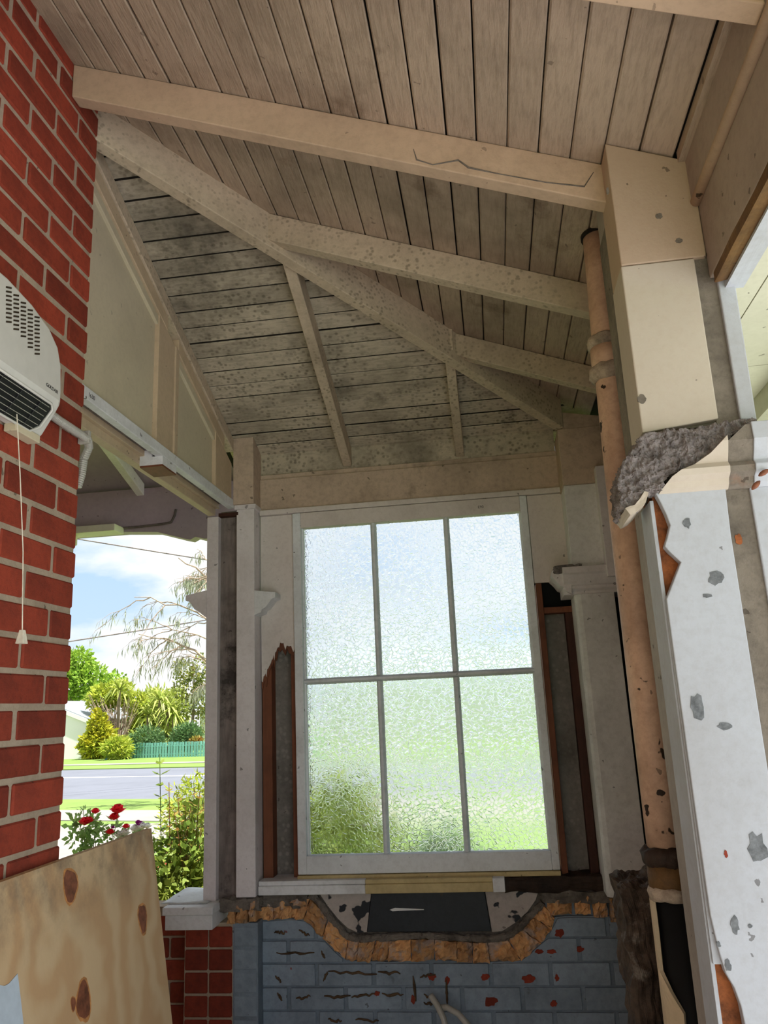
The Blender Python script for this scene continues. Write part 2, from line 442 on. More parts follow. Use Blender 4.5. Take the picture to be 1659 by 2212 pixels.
def glass_mat():
    m, n, l, b = new_mat('patterned_obscure_glass')
    tc = n.new('ShaderNodeTexCoord'); vec = tc.outputs['Object']
    v = n.new('ShaderNodeTexVoronoi'); v.feature = 'DISTANCE_TO_EDGE'; v.inputs['Scale'].default_value = 60.0
    dn = n.new('ShaderNodeTexNoise'); dn.inputs['Scale'].default_value = 22.0; dn.inputs['Detail'].default_value = 2.0
    l.new(vec, dn.inputs['Vector'])
    md = n.new('ShaderNodeMix'); md.data_type = 'VECTOR'; md.inputs['Factor'].default_value = 0.025
    l.new(vec, md.inputs['A']); l.new(dn.outputs['Color'], md.inputs['B'])
    l.new(md.outputs['Result'], v.inputs['Vector'])
    h = ramp(n, l, v.outputs['Distance'], 0.0, 0.10)
    b.inputs['Base Color'].default_value = (0.83, 0.885, 0.90, 1)
    b.inputs['Transmission Weight'].default_value = 1.0
    b.inputs['IOR'].default_value = 1.45
    b.inputs['Roughness'].default_value = 0.14
    bump(n, l, b, h, 0.36, 0.0020)
    return m
M['glass'] = glass_mat()

# ------------------------------------------------------------------ the place: main measures (metres, eye of the camera at the origin)
XB, YB = -1.10, 1.955            # inner face and end of the house's brick wall
ZA, S1, S2, Y0 = 1.897, 0.387, 0.40, 1.986
FLOOR = -1.45
GROUND = -1.70
YF = 3.58                        # window wall
def zr(x): return ZA - S1*(x-XB)             # underside of the boards, long slope
def zf(y): return ZA - S2*(y-Y0)             # underside of the boards, end slope
def hip_y(x): return Y0 + (x-XB)*S1/S2
def hip_x(y): return XB + (y-Y0)*S2/S1

# ------------------------------------------------------------------ floor, ground
o = obj('floor', MB().box(-1.34, 0.62, -2.6, 3.56, FLOOR-0.12, FLOOR), M['floor']); tag(o, 'worn concrete floor of the porch below the frame', 'floor', kind='structure')

RD = math.radians(-13.0)
rdir = Vector((math.cos(RD), math.sin(RD), 0)); rnor = Vector((-math.sin(RD), math.cos(RD), 0))
def strip(name, d0, d1, z, m, label, cat, t0=-90, t1=90, thick=0.05):
    p = [rdir*t0+rnor*d0, rdir*t1+rnor*d0, rdir*t1+rnor*d1, rdir*t0+rnor*d1]
    mb = MB().hexa([(q.x, q.y, z-thick) for q in p]+[(q.x, q.y, z) for q in p])
    o = obj(name, mb, m); tag(o, label, cat, kind='structure'); return o
def dist(px, py, z=GROUND): return atZ(px, py, z).dot(rnor)
d_pn, d_pf = dist(240, 1774), dist(240, 1751)
d_rn, d_rf = dist(290, 1726), dist(290, 1659.5)
d_ln = dist(290, 1676.5)
strip('lawn', -60, d_rn, GROUND, M['grass'], 'green front lawn between the porch and the road', 'lawn')
strip('footpath', d_pn, d_pf, GROUND+0.012, M['path'], 'pale concrete footpath crossing the front lawn', 'path', thick=.04)
strip('road', d_rn, d_rf, GROUND-0.02, M['asphalt'], 'grey asphalt road seen through the left opening', 'road')
strip('road_line', d_ln-0.10, d_ln+0.10, GROUND-0.012, M['line'], 'white painted line along the grey road', 'road line', thick=.01)
strip('far_verge', d_rf, d_rf+90, GROUND+0.01, M['grass'], 'grass verge on the far side of the road', 'lawn')
dk0, dk1 = dist(290, 1652), dist(290, 1649.5)
strip('far_footpath', dk0, dk1, GROUND+0.03, M['path'], 'narrow path in the verge across the road', 'path', thick=.03)
p0 = atZ(0, 1790, GROUND); p1 = atZ(160, 1815, GROUND)
o = obj('driveway', MB().box(-9.5, -4.6, 5.2, 13.4, GROUND-.02, GROUND+.015), M['path']); tag(o, 'grey concrete driveway beside the roses', 'driveway', kind='structure')
o = obj('garden_bed', MB().box(-3.4, 1.6, 3.75, 5.2, GROUND-.02, GROUND+.03), M['soil']); tag(o, 'dark soil bed under the porch shrubs', 'garden bed', kind='structure')
o = obj('bounce_yard', MB().box(0.62, 9.0, -9.0, 3.4, GROUND-.02, GROUND+.02), M['yard']); tag(o, 'unseen pale yard added to bounce sunlight into the porch', 'paving', kind='structure')  # invented out of view, kept pale to bounce sun into the porch

# ------------------------------------------------------------------ left brick wall
def brick_mesh(lx, ly, lz, b=0.004):
    bm = bmesh.new()
    bmesh.ops.create_cube(bm, size=1.0)
    for v in bm.verts: v.co = Vector((v.co.x*lx, v.co.y*ly, v.co.z*lz))
    bmesh.ops.bevel(bm, geom=list(bm.edges), offset=b, segments=1, affect='EDGES')
    me = bpy.data.meshes.new('brick'); bm.to_mesh(me); bm.free()
    return me
CH, BL, JT = 0.0820, 0.2150, 0.0145
wall_left = obj('wall_left', MB().box(-1.33, XB-0.0045, -2.6, YB-0.005, FLOOR, 2.02), M['mortar'])
tag(wall_left, 'red brick house wall with pale mortar along the left side', 'wall', kind='structure')
zc0 = 0.0428 + CH/2               # a joint lies at z = .0428
me_s = brick_mesh(0.10, BL, CH-JT); me_h = brick_mesh(0.10, (BL-JT)/2, CH-JT)
me_s.materials.append(M['brick']); me_h.materials.append(M['brick'])
k0 = int(math.floor((FLOOR-zc0)/CH))+1
for k in range(k0, 60):
    z = zc0 + k*CH
    if z + CH/2 > 2.0: break
    y = YB
    halfrow = (k % 2 == 0)
    first = True
    while y > 0.55:
        if halfrow and first:
            me, L = me_h, (BL-JT)/2
        else:
            me, L = me_s, BL
        first = False
        b = link('brick', me, wall_left)
        b.location = (XB-0.05+random.uniform(-.0025, .0025), y-L/2+random.uniform(-.0015, .0015), z+random.uniform(-.001, .001))
        b.rotation_euler = (random.uniform(-.004, .004), 0, random.uniform(-.008, .008))
        y -= L+JT
# the rest of the house front beyond the wall's end, and an unseen roof slab added to block the sun
house = thing('house_front', (-3.2, 1.85, FLOOR), 'red brick house front turning away behind the left wall', 'wall', kind='structure')
obj('front_wall', MB().box(-5.5, -1.34, 1.72, YB-0.01, GROUND, 2.0), M['brick'], house)
obj('side_wall', MB().box(-5.5, -5.3, -6.0, 1.72, GROUND, 2.0), M['brick'], house)
obj('sun_block_slab', MB().hexa([(-5.8, -6.2, 1.2), (-1.10, -6.2, 2.03), (-1.10, 2.05, 2.03), (-5.8, 2.3, 1.2),
                            (-5.8, -6.2, 3.4), (-1.10, -6.2, 2.10), (-1.10, 2.05, 2.10), (-5.8, 2.3, 3.4)]), M['roofgrey'], house)

# ------------------------------------------------------------------ ceiling boards
ceiling = thing('ceiling', (-0.3, 1.6, 1.55), 'weathered tongue and groove board ceiling of the hipped porch roof', 'ceiling', kind='structure')
P, T, CHM, GAP = 0.078, 0.018, 0.0035, 0.0022
YN = -0.7
x = -1.033 - P
i = 0
XEDGE = 0.531
while x < XEDGE - 0.01:
    xa, xb = x+random.uniform(.0008, .0030), x+P-random.uniform(.0008, .0030)
    if i == 0: xa = XB-0.02
    xb = min(xb, XEDGE)
    dz = random.uniform(-.0012, .0012)
    prof = [(xa, T), (xa, CHM), (xa+CHM, 0), (xb-CHM, 0), (xb, CHM), (xb, T)]
    mb = MB().prism(prof, lambda a, h: (a, YN, zr(a)+h+dz), lambda a, h: (a, hip_y(a)+.01, zr(a)+h+dz))
    obj('ceiling_board', mb, M['ceil'], ceiling)
    x += P; i += 1
y = 2.127 - 2*P
while y < 3.62:
    ya, yb = y+random.uniform(.0022, .0050), y+P-random.uniform(.0022, .0050)
    ya = max(ya, Y0-.02)
    if yb > ya+.01:
        dz = random.uniform(-.003, .003)
        prof = [(ya, .007), (ya, .002), (ya+.002, 0), (yb-.002, 0), (yb, .002), (yb, .007)]
        mb = MB().prism(prof, lambda a, h: (-1.215, a, zf(a)+h+dz), lambda a, h: (max(hip_x(a), -1.2)+.01, a, zf(a)+h+dz))
        obj('end_board', mb, M['ceil_far'], ceiling)
    y += P
# dark sarking above the boards, one sheet for each slope
mb = MB().hexa([(XB-.03, YN, zr(XB-.03)+T), (0.63, YN, zr(0.63)+T), (0.63, hip_y(.63), zr(.63)+T), (XB-.03, hip_y(XB-.03), zr(XB-.03)+T),
                (XB-.03, YN, zr(XB-.03)+T+.03), (0.63, YN, zr(0.63)+T+.03), (0.63, hip_y(.63), zr(.63)+T+.03), (XB-.03, hip_y(XB-.03), zr(XB-.03)+T+.03)])
obj('sarking', mb, M['dark_gap'], ceiling)
mb = MB()
yy0, yy1 = Y0-.02, 3.72
mb.hexa([(-1.24, yy0, zf(yy0)+.0045), (hip_x(yy0)+.02, yy0, zf(yy0)+.0045), (hip_x(yy1)+.02, yy1, zf(yy1)+.0045), (-1.24, yy1, zf(yy1)+.0045),
         (-1.24, yy0, zf(yy0)+.036), (hip_x(yy0)+.02, yy0, zf(yy0)+.036), (hip_x(yy1)+.02, yy1, zf(yy1)+.036), (-1.24, yy1, zf(yy1)+.036)])
obj('sarking', mb, M['dark_gap'], ceiling)

# ------------------------------------------------------------------ rafters
def rafter_right(name, y0, y1, x0, x1, depth, m, label, group='rafters of the long slope'):
    e = 0.002
    mb = MB().hexa([(x0, y0, zr(x0)-depth), (x1, y0, zr(x1)-depth), (x1, y1, zr(x1)-depth), (x0, y1, zr(x0)-depth),
                    (x0, y0, zr(x0)-e), (x1, y0, zr(x1)-e), (x1, y1, zr(x1)-e), (x0, y1, zr(x0)-e)])
    o = obj(name, mb, m, None, bevel=.003); tag(o, label, 'rafter', group); return o
rf1 = rafter_right('rafter', 1.796, 1.842, XB+.001, 0.372, 0.114, M['rafter'], 'long peach rafter from the brick wall to the near white pillar')
sp_ = [atY(*p, 1.7958) for p in ((893, 322), (900, 345), (935, 356), (990, 346), (1012, 362), (1080, 376), (1180, 394), (1262, 403), (1282, 372))]
obj('split', MB().tube(sp_, [.0010, .0022, .0018, .0026, .0030, .0016, .0018, .0024, .0012], 6), M['bed'], rf1)
rafter_right('rafter', 1.180, 1.228, XB+.001, 0.548, 0.114, M['rafter'], 'nearest rafter crossing the top right corner of the picture')
rafter_right('rafter', 2.376, 2.424, hip_x(2.376)-.02, 0.52, 0.108, M['rafter_m'], 'upper jack rafter running from the hip rafter to the salmon downpipe')
rafter_right('rafter', 2.976, 3.022, hip_x(2.976)-.02, 0.53, 0.100, M['rafter_m'], 'short lower jack rafter ending just above the far column')
# hip rafter
hx0, hx1 = XB-.07, 0.372
u = Vector((1, S1/S2, 0)).normalized(); nrm = Vector((u.y, -u.x, 0))
hw = 0.024
def hp(xx, side, dz):
    yy = hip_y(xx)+.012
    q = Vector((xx, yy, 0)) + nrm*hw*side
    return (q.x, q.y, zr(xx)+dz)
mb = MB().hexa([hp(hx0, 1, -.138), hp(hx1, 1, -.138), hp(hx1, -1, -.138), hp(hx0, -1, -.138), hp(hx0, 1, -.001), hp(hx1, 1, -.001), hp(hx1, -1, -.001), hp(hx0, -1, -.001)])
o = obj('hip_rafter', mb, M['rafter_m'], None, bevel=.003); tag(o, 'diagonal hip rafter from the brick wall down to the far right column', 'rafter')
def rafter_far(x0, x1, ys, ye, depth, label):
    e = .002
    mb = MB().hexa([(x0, ys, zf(ys)-depth), (x1, ys, zf(ys)-depth), (x1, ye, zf(ye)-depth), (x0, ye, zf(ye)-depth),
                    (x0, ys, zf(ys)-e), (x1, ys, zf(ys)-e), (x1, ye, zf(ye)-e), (x0, ye, zf(ye)-e)])
    o = obj('jack_rafter', mb, M['rafter_m'], None, bevel=.003); tag(o, label, 'rafter', 'jack rafters of the end slope')
rafter_far(-0.655, -0.612, hip_y(-.63)-.01, 3.597, 0.098, 'longer mouldy jack rafter above the left half of the window')
rafter_far(-0.106, -0.066, hip_y(-.09)-.01, 3.597, 0.098, 'shorter mouldy jack rafter above the right half of the window')

# ------------------------------------------------------------------ half gable infill over the left opening
gab = thing('gable_infill', (-1.19, 2.75, 0.95), 'cream half gable infill above the left opening with rails and studs', 'gable infill', kind='structure')
XG = -1.172
def rk(y, d): return zf(y)-d
obj('rake_rafter', MB().yz([(1.96, rk(1.96, .004)), (3.47, rk(3.47, .004)), (3.47, rk(3.47, .068)), (1.96, rk(1.96, .068))], XG-.05, XG+.006), M['rafter_m'], gab, bevel=.003)
for ya, yb in ((1.96, 2.69), (2.80, 3.36)):
    obj('rake_board', MB().yz([(ya, rk(ya, .069)), (yb, rk(yb, .069)), (yb, rk(yb, .128)), (ya, rk(ya, .128))], XG-.05, XG-.002), M['cream_trim'], gab, bevel=.002)
    obj('rake_moulding', MB().yz([(ya, rk(ya, .131)), (yb, rk(yb, .131)), (yb, rk(yb, .168)), (ya, rk(ya, .168))], XG-.04, XG-.010), M['cream'], gab, bevel=.003)
obj('panel', MB().yz([(1.96, .99), (2.62, .99), (2.62, rk(2.62, .16)), (1.96, rk(1.96, .16))], XG-.035, XG-.022), M['cream'], gab)
obj('panel', MB().yz([(2.78, .99), (3.26, .99), (3.26, rk(3.26, .16)), (2.78, rk(2.78, .16))], XG-.035, XG-.022), M['cream'], gab)
obj('stud', MB().yz([(2.615, .99), (2.765, .99), (2.765, rk(2.765, .127)), (2.615, rk(2.615, .127))], XG-.04, XG-.004), M['cream_trim'], gab, bevel=.002)
obj('stud_edge', MB().yz([(2.767, .985), (2.80, .985), (2.80, rk(2.80, .127)), (2.767, rk(2.767, .127))], XG-.04, XG+.002), M['cream_trim'], gab, bevel=.002)
obj('stud', MB().yz([(3.25, .99), (3.468, .99), (3.468, rk(3.468, .127)), (3.25, rk(3.25, .127))], XG-.04, XG-.004), M['cream_trim'], gab, bevel=.002)
obj('header_rail', MB().box(XG-.028, XG+.004, 1.958, 3.486, .957, .998), M['white_trim'], gab, bevel=.003)
obj('outer_rail', MB().box(XG-.125, XG-.088, 1.958, 3.486, .930, .998), M['cream_trim'], gab, bevel=.003)
obj('outer_strip', MB().box(XG-.088, XG-.070, 1.958, 3.486, .962, .998), M['cream_trim'], gab, bevel=.002)
obj('dark_groove', MB().box(XG-.072, XG-.026, 1.958, 3.486, .984, .996), M['slot'], gab)
ms = obj('mullion_stub', MB().box(XG-.088, XG-.060, 2.66, 2.79, .925, .984).box(XG-.040, XG+.003, 2.66, 2.79, .925, .957).box(XG-.060, XG-.040, 2.66, 2.675, .925, .984).box(XG-.060, XG-.040, 2.775, 2.79, .925, .984), M['white_trim'], gab)
obj('stub_cut', MB().box(XG-.087, XG+.002, 2.662, 2.788, .918, .9249), M['raw'], ms)

def text(name, body, size, m, parent, origin, xdir, ydir):
    cu = bpy.data.curves.new(name, 'FONT'); cu.body = body; cu.size = size; cu.extrude = 0.0003
    cu.materials.append(m)
    o = link(name, cu, parent)
    xd = Vector(xdir).normalized(); yd = Vector(ydir).normalized(); zd = xd.cross(yd)
    mw = Matrix(((xd.x, yd.x, zd.x, origin[0]), (xd.y, yd.y, zd.y, origin[1]), (xd.z, yd.z, zd.z, origin[2]), (0, 0, 0, 1)))
    me_t = bpy.data.meshes.new_from_object(o)
    bpy.data.objects.remove(o, do_unlink=True)
    o = link(name, me_t, parent)
    o.matrix_basis = mw
    return o
text('pencil_figures', '1630', 0.020, M['pencil'], gab, (XG+.0045, 2.10, .970), (0, 1, 0), (0, 0, 1))

# ------------------------------------------------------------------ left corner post
post = thing('corner_post', (-1.19, 3.55, -.72), 'lilac white corner post with a dark slot and cut capital, left of the window', 'post', kind='structure')
obj('outer_board', MB().box(-1.303, -1.247, 3.49, 3.62, -.757, .925), M['lilac'], post, bevel=.002)
obj('dark_core', MB().box(-1.2465, -1.1585, 3.525, 3.62, -.757, .955), M['slot'], post)
obj('inner_board', MB().box(-1.158, -1.072, 3.49, 3.60, -.745, .958), M['lilac'], post, bevel=.002)
obj('raw_fillet', MB().box(-1.2465, -1.150, 3.488, 3.53, .925, .940), M['raw_dark'], post)
ztop = zf(3.468)-.001
obj('top_block', MB().hexa([(-1.168, 3.468, .972), (-1.068, 3.468, .972), (-1.068, 3.60, .972), (-1.168, 3.60, .972),
                            (-1.168, 3.468, ztop), (-1.068, 3.468, ztop), (-1.068, 3.60, zf(3.60)-.001), (-1.168, 3.60, zf(3.60)-.001)]), M['tan_frieze'], post, bevel=.002)
obj('neck_band', MB().box(-1.166, -1.062, 3.480, 3.60, .950, .972), M['lilac'], post, bevel=.002)
capR = [(-1.0721, .560), (-.972, .545), (-.972, .521), (-.990, .515), (-1.005, .495), (-1.020, .478), (-1.036, .470), (-1.040, .456), (-1.062, .450), (-1.0721, .444)]
obj('capital_return', MB().xz(capR, 3.487, 3.585), M['white_trim'], post, bevel=.0015)
capL = [(-1.3029, .575), (-1.404, .556), (-1.402, .532), (-1.384, .526), (-1.360, .490), (-1.335, .474), (-1.3029, .448)]
obj('capital_return', MB().xz(capL, 3.487, 3.62), M['lilac'], post, bevel=.0015)

# dwarf wall cap and red brick pier under the post
cap = thing('sill_cap', (-1.32, 3.4, -.82), 'white capping slab on the brick pier under the corner post', 'sill', kind='structure')
obj('cap_slab', MB().box(-1.440, -1.222, 3.385, 3.70, -.788, -.757), M['white_trim'], cap, bevel=.004)
obj('apron', MB().box(-1.432, -1.228, 3.398, 3.70, -.846, -.788), M['white_trim'], cap, bevel=.003)
fl = MB()
nx, ny = 8, 8
for a in range(nx+1):
    for b_ in range(ny+1):
        xx = -1.470+a*.20/nx; yy = 3.44+b_*.30/ny
        fl.v.append((xx, yy, -.7545+.008*noise.noise(Vector((xx*14, yy*14, 2)))))
for a in range(nx):
    for b_ in range(ny):
        q = a*(ny+1)+b_; fl.f.append((q, q+1, q+ny+2, q+ny+1))
o = obj('flashing', fl, M['win'], cap, smooth=True)
md = o.modifiers.new('thick', 'SOLIDIFY'); md.thickness = .003
PC = 0.0870
pier = obj('brick_pier', MB().box(-1.380, -1.10, 3.488, 3.60, FLOOR, -.84), M['mortar'])
tag(pier, 'narrow red brick pier with white mortar under the corner post', 'pier', kind='structure')
me_p = brick_mesh(0.098, 0.10, PC-.010, .004); me_p.materials.append(M['brick'])
me_g = brick_mesh(0.100, 0.10, PC-.010, .004); me_g.materials.append(M['greybrick'])
z = -.850-PC/2
while z > FLOOR:
    for xc in (-1.327, -1.222):
        b = link('brick', me_p, pier); b.location = (xc, 3.53+random.uniform(-.002, .002), z)
    b = link('grey_brick', me_g, pier); b.location = (-1.116, 3.534, z)
    z -= PC
obj('grey_joint', MB().box(-1.1690, -1.062, 3.4865, 3.60, FLOOR, -.842), M['greymortar'], pier)
dw = obj('dwarf_wall', MB().box(-2.6, -1.381, 3.60, 3.72, FLOOR, -.80), M['mortar'])
tag(dw, 'low red brick wall in shade behind the plywood sheet', 'wall', kind='structure')
me_d = brick_mesh(.218, .10, PC-.010, .004); me_d.materials.append(M['brick'])
z = -.833-PC/2; k = 0
while z > FLOOR:
    xx = -1.385 - (0.11 if k % 2 else 0) - .109
    if k % 2:
        b = link('brick', me_p, dw); b.location = (-1.435, 3.64, z)
    while xx > -2.5:
        b = link('brick', me_d, dw); b.location = (xx, 3.64, z); xx -= .228
    z -= PC; k += 1

# ------------------------------------------------------------------ window wall
wb = thing('wall_back', (-0.35, 3.66, FLOOR), 'window wall with frieze beam, patched linings and grey painted brick base', 'wall', kind='structure')
obj('frieze_beam', MB().box(-1.068, 0.42, 3.575, 3.70, .958, 1.116), M['tan_frieze'], wb, bevel=.003)
obj('frieze_strip', MB().box(-1.068, 0.42, 3.588, 3.70, 1.116, 1.142), M['tan_frieze'], wb, bevel=.002)
for xa, xb in ((-1.068, -.634), (-.634, -.086), (-.086, .36)):
    obj('blocking', MB().hexa([(xa, 3.600, 1.142), (xb, 3.600, 1.142), (xb, 3.70, 1.142), (xa, 3.70, 1.142),
                               (xa, 3.600, zf(3.6)), (xb, 3.600, zf(3.6)), (xb, 3.70, zf(3.7)), (xa, 3.70, zf(3.7))]), M['ceil_far'], wb)
# head strip
obj('head_strip', MB().box(-1.066, .365, 3.556, 3.60, .932, .957), M['panel_white'], wb, bevel=.003)
# left lining: painted sheet torn off along a splintered edge
jag = [(-1.066, .930), (-.905, .930)]
edge = [(-.905, .292)]
random.seed(11)
ctrl = [(-.905, .295), (-.945, .305), (-.977, .322), (-.992, .290), (-1.030, .215), (-1.066, .150)]
for (xa, za), (xb, zb) in zip(ctrl[:-1], ctrl[1:]):
    n_ = max(3, int(math.hypot(xb-xa, zb-za)/.009))
    for q in range(n_):
        t = q/n_
        spike = random.choice((0, 0, .012, .022)) if q % 2 else -random.uniform(0, .010)
        edge.append((xa+(xb-xa)*t, za+(zb-za)*t-spike))
edge.append((-1.066, .150))
obj('torn_sheet', MB().xz(jag+edge, 3.578, 3.590), M['panel_white'], wb)
# splintered raw ply showing along the tear
spl = []
for (xa, za) in edge: spl.append((xa, za-.002))
low = [(xx, zz-random.uniform(.012, .045)) for xx, zz in reversed(edge)]
obj('raw_splinters', MB().xz(spl+low, 3.5805, 3.5895), M['raw'], wb)
obj('exposed_stud', MB().box(-1.066, -1.022, 3.588, 3.68, -.70, .23), M['raw'], wb, bevel=.002)
obj('exposed_stud', MB().box(-.930, -.908, 3.588, 3.68, -.70, .31), M['raw'], wb, bevel=.002)
obj('fibre_sheet', MB().box(-1.024, -.928, 3.655, 3.668, -.70, .36), M['fibro'], wb)
# right lining
obj('lining_board', MB().box(.207, .366, 3.572, 3.590, .522, .930), M['panel_white'], wb, bevel=.002)
obj('exposed_stud', MB().box(.212, .238, 3.585, 3.68, -.70, .522), M['raw'], wb, bevel=.002)
obj('exposed_noggin', MB().box(.238, .42, 3.592, 3.68, .385, .412), M['raw'], wb, bevel=.002)
obj('exposed_stud', MB().box(.330, .365, 3.600, 3.68, -.70, .385), M['raw_dark'], wb, bevel=.002)
obj('fibre_sheet', MB().box(.238, .42, 3.655, 3.668, -.70, .385), M['fibro'], wb)
obj('outer_cladding', MB().box(-1.30, -.88, 3.69, 3.71, -.72, 1.0), M['slot'], wb)
obj('outer_cladding', MB().box(.19, .62, 3.69, 3.71, -.72, 1.0), M['black'], wb)  # black sheet that paints the shade seen in the slit by the column
# sills
sl = obj('sill_strip', MB().box(-.905, .205, 3.545, 3.69, -.694, -.676), M['sill_yellow'], wb, bevel=.003)
obj('sill_board', MB().box(-1.066, -.605, 3.505, 3.69, -.742, -.706), M['white_trim'], wb, bevel=.003)
obj('sill_lip', MB().box(-1.066, -.605, 3.512, 3.69, -.706, -.688), M['white_trim'], wb, bevel=.003)
obj('sill_board', MB().box(-.605, -.075, 3.505, 3.69, -.742, -.706), M['sill_yellow'], wb, bevel=.003)
obj('sill_lip', MB().box(-.605, -.075, 3.512, 3.69, -.706, -.688), M['sill_yellow'], wb, bevel=.003)
obj('sill_end', MB().box(-.075, -.026, 3.505, 3.69, -.744, -.690), M['white_trim'], wb, bevel=.003)
me = rough(MB().box(-.03, .40, 3.535, 3.69, -.752, -.695).mesh('rotten_sill'), .008, 30, 4, 3)
obj('rotten_sill', me, M['sill_rot'], wb)

# lower brick wall, painted grey; clipped above by the broken scoop
def cw(cx, cy, Y=3.555):     # photo detail coordinates -> wall coordinates
    p = atY(540+cx*.42194, 1870+cy*.42194, Y); return (p.x, p.z)
inner = [cw(*p) for p in [(35, 165), (120, 165), (200, 165), (310, 165), (355, 205), (400, 265), (450, 325), (500, 380), (560, 388), (640, 385), (710, 385), (825, 375), (945, 375), (1060, 385), (1140, 390), (1215, 390), (1320, 380), (1390, 325), (1450, 262), (1500, 205)]]
outer = [cw(*p) for p in [(35, 285), (120, 277), (200, 272), (275, 276), (310, 295), (370, 370), (430, 432), (490, 485), (550, 490), (620, 492), (705, 495), (825, 490), (945, 482), (1060, 490), (1140, 495), (1230, 495), (1390, 490), (1490, 395), (1545, 330), (1560, 265)]]
rightflat_o = [cw(*p) for p in [(1560, 262), (1650, 258)]]
def top_at(xq):
    pts = [p for p in outer] + [(rightflat_o[1][0], rightflat_o[1][1]), (0.60, rightflat_o[1][1]-.01)]
    if xq <= pts[0][0]: return pts[0][1]
    for (xa, za), (xb, zb) in zip(pts[:-1], pts[1:]):
        if xa <= xq <= xb and xb > xa: return za+(zb-za)*(xq-xa)/(xb-xa)
    return pts[-1][1]
obj('brick_core', MB().xz([(-1.14, FLOOR), (.62, FLOOR), (.62, -.80), (-1.14, -.80)], 3.575, 3.69), M['greymortar'], wb)
gw = MB()
N = 60
poly = [(-1.14, FLOOR), (.60, FLOOR)] + [(.60-(1.74)*q/N, top_at(.60-1.74*q/N)) for q in range(N+1)]
obj('grey_joints', MB().xz(poly, 3.561, 3.58), M['greymortar'], wb)
GC = 0.0885
gz = atY(725, 2029.8, 3.555).z
k = 0
zt = gz + GC
while zt > FLOOR:
    zb_ = zt-GC
    xx = -1.066 - (.12 if k % 2 else 0)
    while xx < .60:
        xa, xb = max(xx+.004, -1.062), min(xx+.232-.004, .60)
        if xb-xa > .02:
            # split in strips so that the clipped edge follows the scoop
            n_ = 6
            topp = []
            for q in range(n_+1):
                xq = xa+(xb-xa)*q/n_
                topp.append((xq, min(zt-.004, top_at(xq)-.004)))
            hmin = max(t[1] for t in topp)-(zb_+.004)
            if hmin > .015:
                topp = [(a_, max(b_, zb_+.006)) for a_, b_ in topp]
                py = 3.552+random.uniform(-.002, .003)
                obj('grey_brick', MB().xz([(xa, zb_+.004), (xb, zb_+.004)]+topp[::-1], py, 3.58), M['greybrick'], wb, bevel=.003)
        xx += .240
    zt -= GC; k += 1
# broken bricks along the scoop
def bpiece(quad, y, seed):
    n_ = 7
    (a, b, c, d) = quad
    V = []; F = []
    for i_ in range(n_+1):
        for j_ in range(n_+1):
            s_, t_ = i_/n_, j_/n_
            px = (1-s_)*((1-t_)*a[0]+t_*d[0])+s_*((1-t_)*b[0]+t_*c[0])
            pz = (1-s_)*((1-t_)*a[1]+t_*d[1])+s_*((1-t_)*b[1]+t_*c[1])
            e = min(s_, 1-s_, t_, 1-t_)
            q = Vector((px*38+seed, pz*38, seed*2.3))
            dy = noise.fractal(q, .8, 2, 4)*.021 - min(e*4, 1)*.012
            V.append((px+.004*noise.noise(q*1.3), y+dy, pz+.004*noise.noise(q*1.7)))
    for i_ in range(n_):
        for j_ in range(n_):
            q = i_*(n_+1)+j_; F.append((q, q+1, q+n_+2, q+n_+1))
    nv = len(V)
    ring = [i_*(n_+1) for i_ in range(n_+1)] + [n_*(n_+1)+j_ for j_ in range(1, n_+1)] + [i_*(n_+1)+n_ for i_ in range(n_-1, -1, -1)] + [j_ for j_ in range(n_-1, 0, -1)]
    for r_ in ring: V.append((V[r_][0], 3.60, V[r_][2]))
    m_ = len(ring)
    for q in range(m_): F.append((ring[q], ring[(q+1) % m_], nv+(q+1) % m_, nv+q))
    F.append(tuple(nv+q for q in range(m_)))
    return MB().add(V, F)
sd = 0
def shrink(quad, f=.965):
    cx = sum(p[0] for p in quad)/4; cz = sum(p[1] for p in quad)/4
    return [(cx+(p[0]-cx)*f, cz+(p[1]-cz)*f) for p in quad]
for q in range(len(inner)-1):
    if q in (4, 6): continue
    q2 = q+2 if q in (3, 5) else q+1
    quad = shrink([outer[q], outer[q2], inner[q2], inner[q]])
    sd += 1.7
    obj('broken_brick', bpiece(quad, 3.553+random.uniform(-.008, .006), sd), M['broken'], wb)
for ca, cb in (((1515, 150), (1652, 250)), ((1654, 150), (1747, 250)), ((1749, 152), (1832, 262)), ((1834, 160), (1905, 290))):
    a0, a1 = cw(*ca), cw(*cb)
    sd += 1.7
    obj('broken_brick', bpiece(shrink([(a0[0], a1[1]), (a1[0], a1[1]), (a1[0], a0[1]), (a0[0], a0[1])], .97), 3.55+random.uniform(-.008, .006), sd), M['broken'], wb)
for ca, cb in (((-115, 215), (-75, 300)), ((-70, 200), (-10, 295)), ((-5, 175), (32, 285))):
    a0, a1 = cw(*ca, 3.49), cw(*cb, 3.49)
    sd += 1.7
    o = obj('broken_brick', bpiece(shrink([(a0[0], a1[1]), (a1[0], a1[1]), (a1[0], a0[1]), (a0[0], a0[1])], .97), 3.485, sd), M['broken'], wb)
me = rough(MB().box(-1.222, -1.05, 3.475, 3.60, -.795, -.748).box(-1.06, -.86, 3.535, 3.60, -.795, -.742).mesh('mortar_ledge'), .010, 26, 4, 8)
obj('mortar_ledge', me, M['bed'], wb)
me = rough(MB().box(.12, .56, 3.535, 3.60, -.795, -.752).mesh('mortar_ledge'), .008, 26, 4, 2)
obj('mortar_ledge', me, M['bed'], wb)
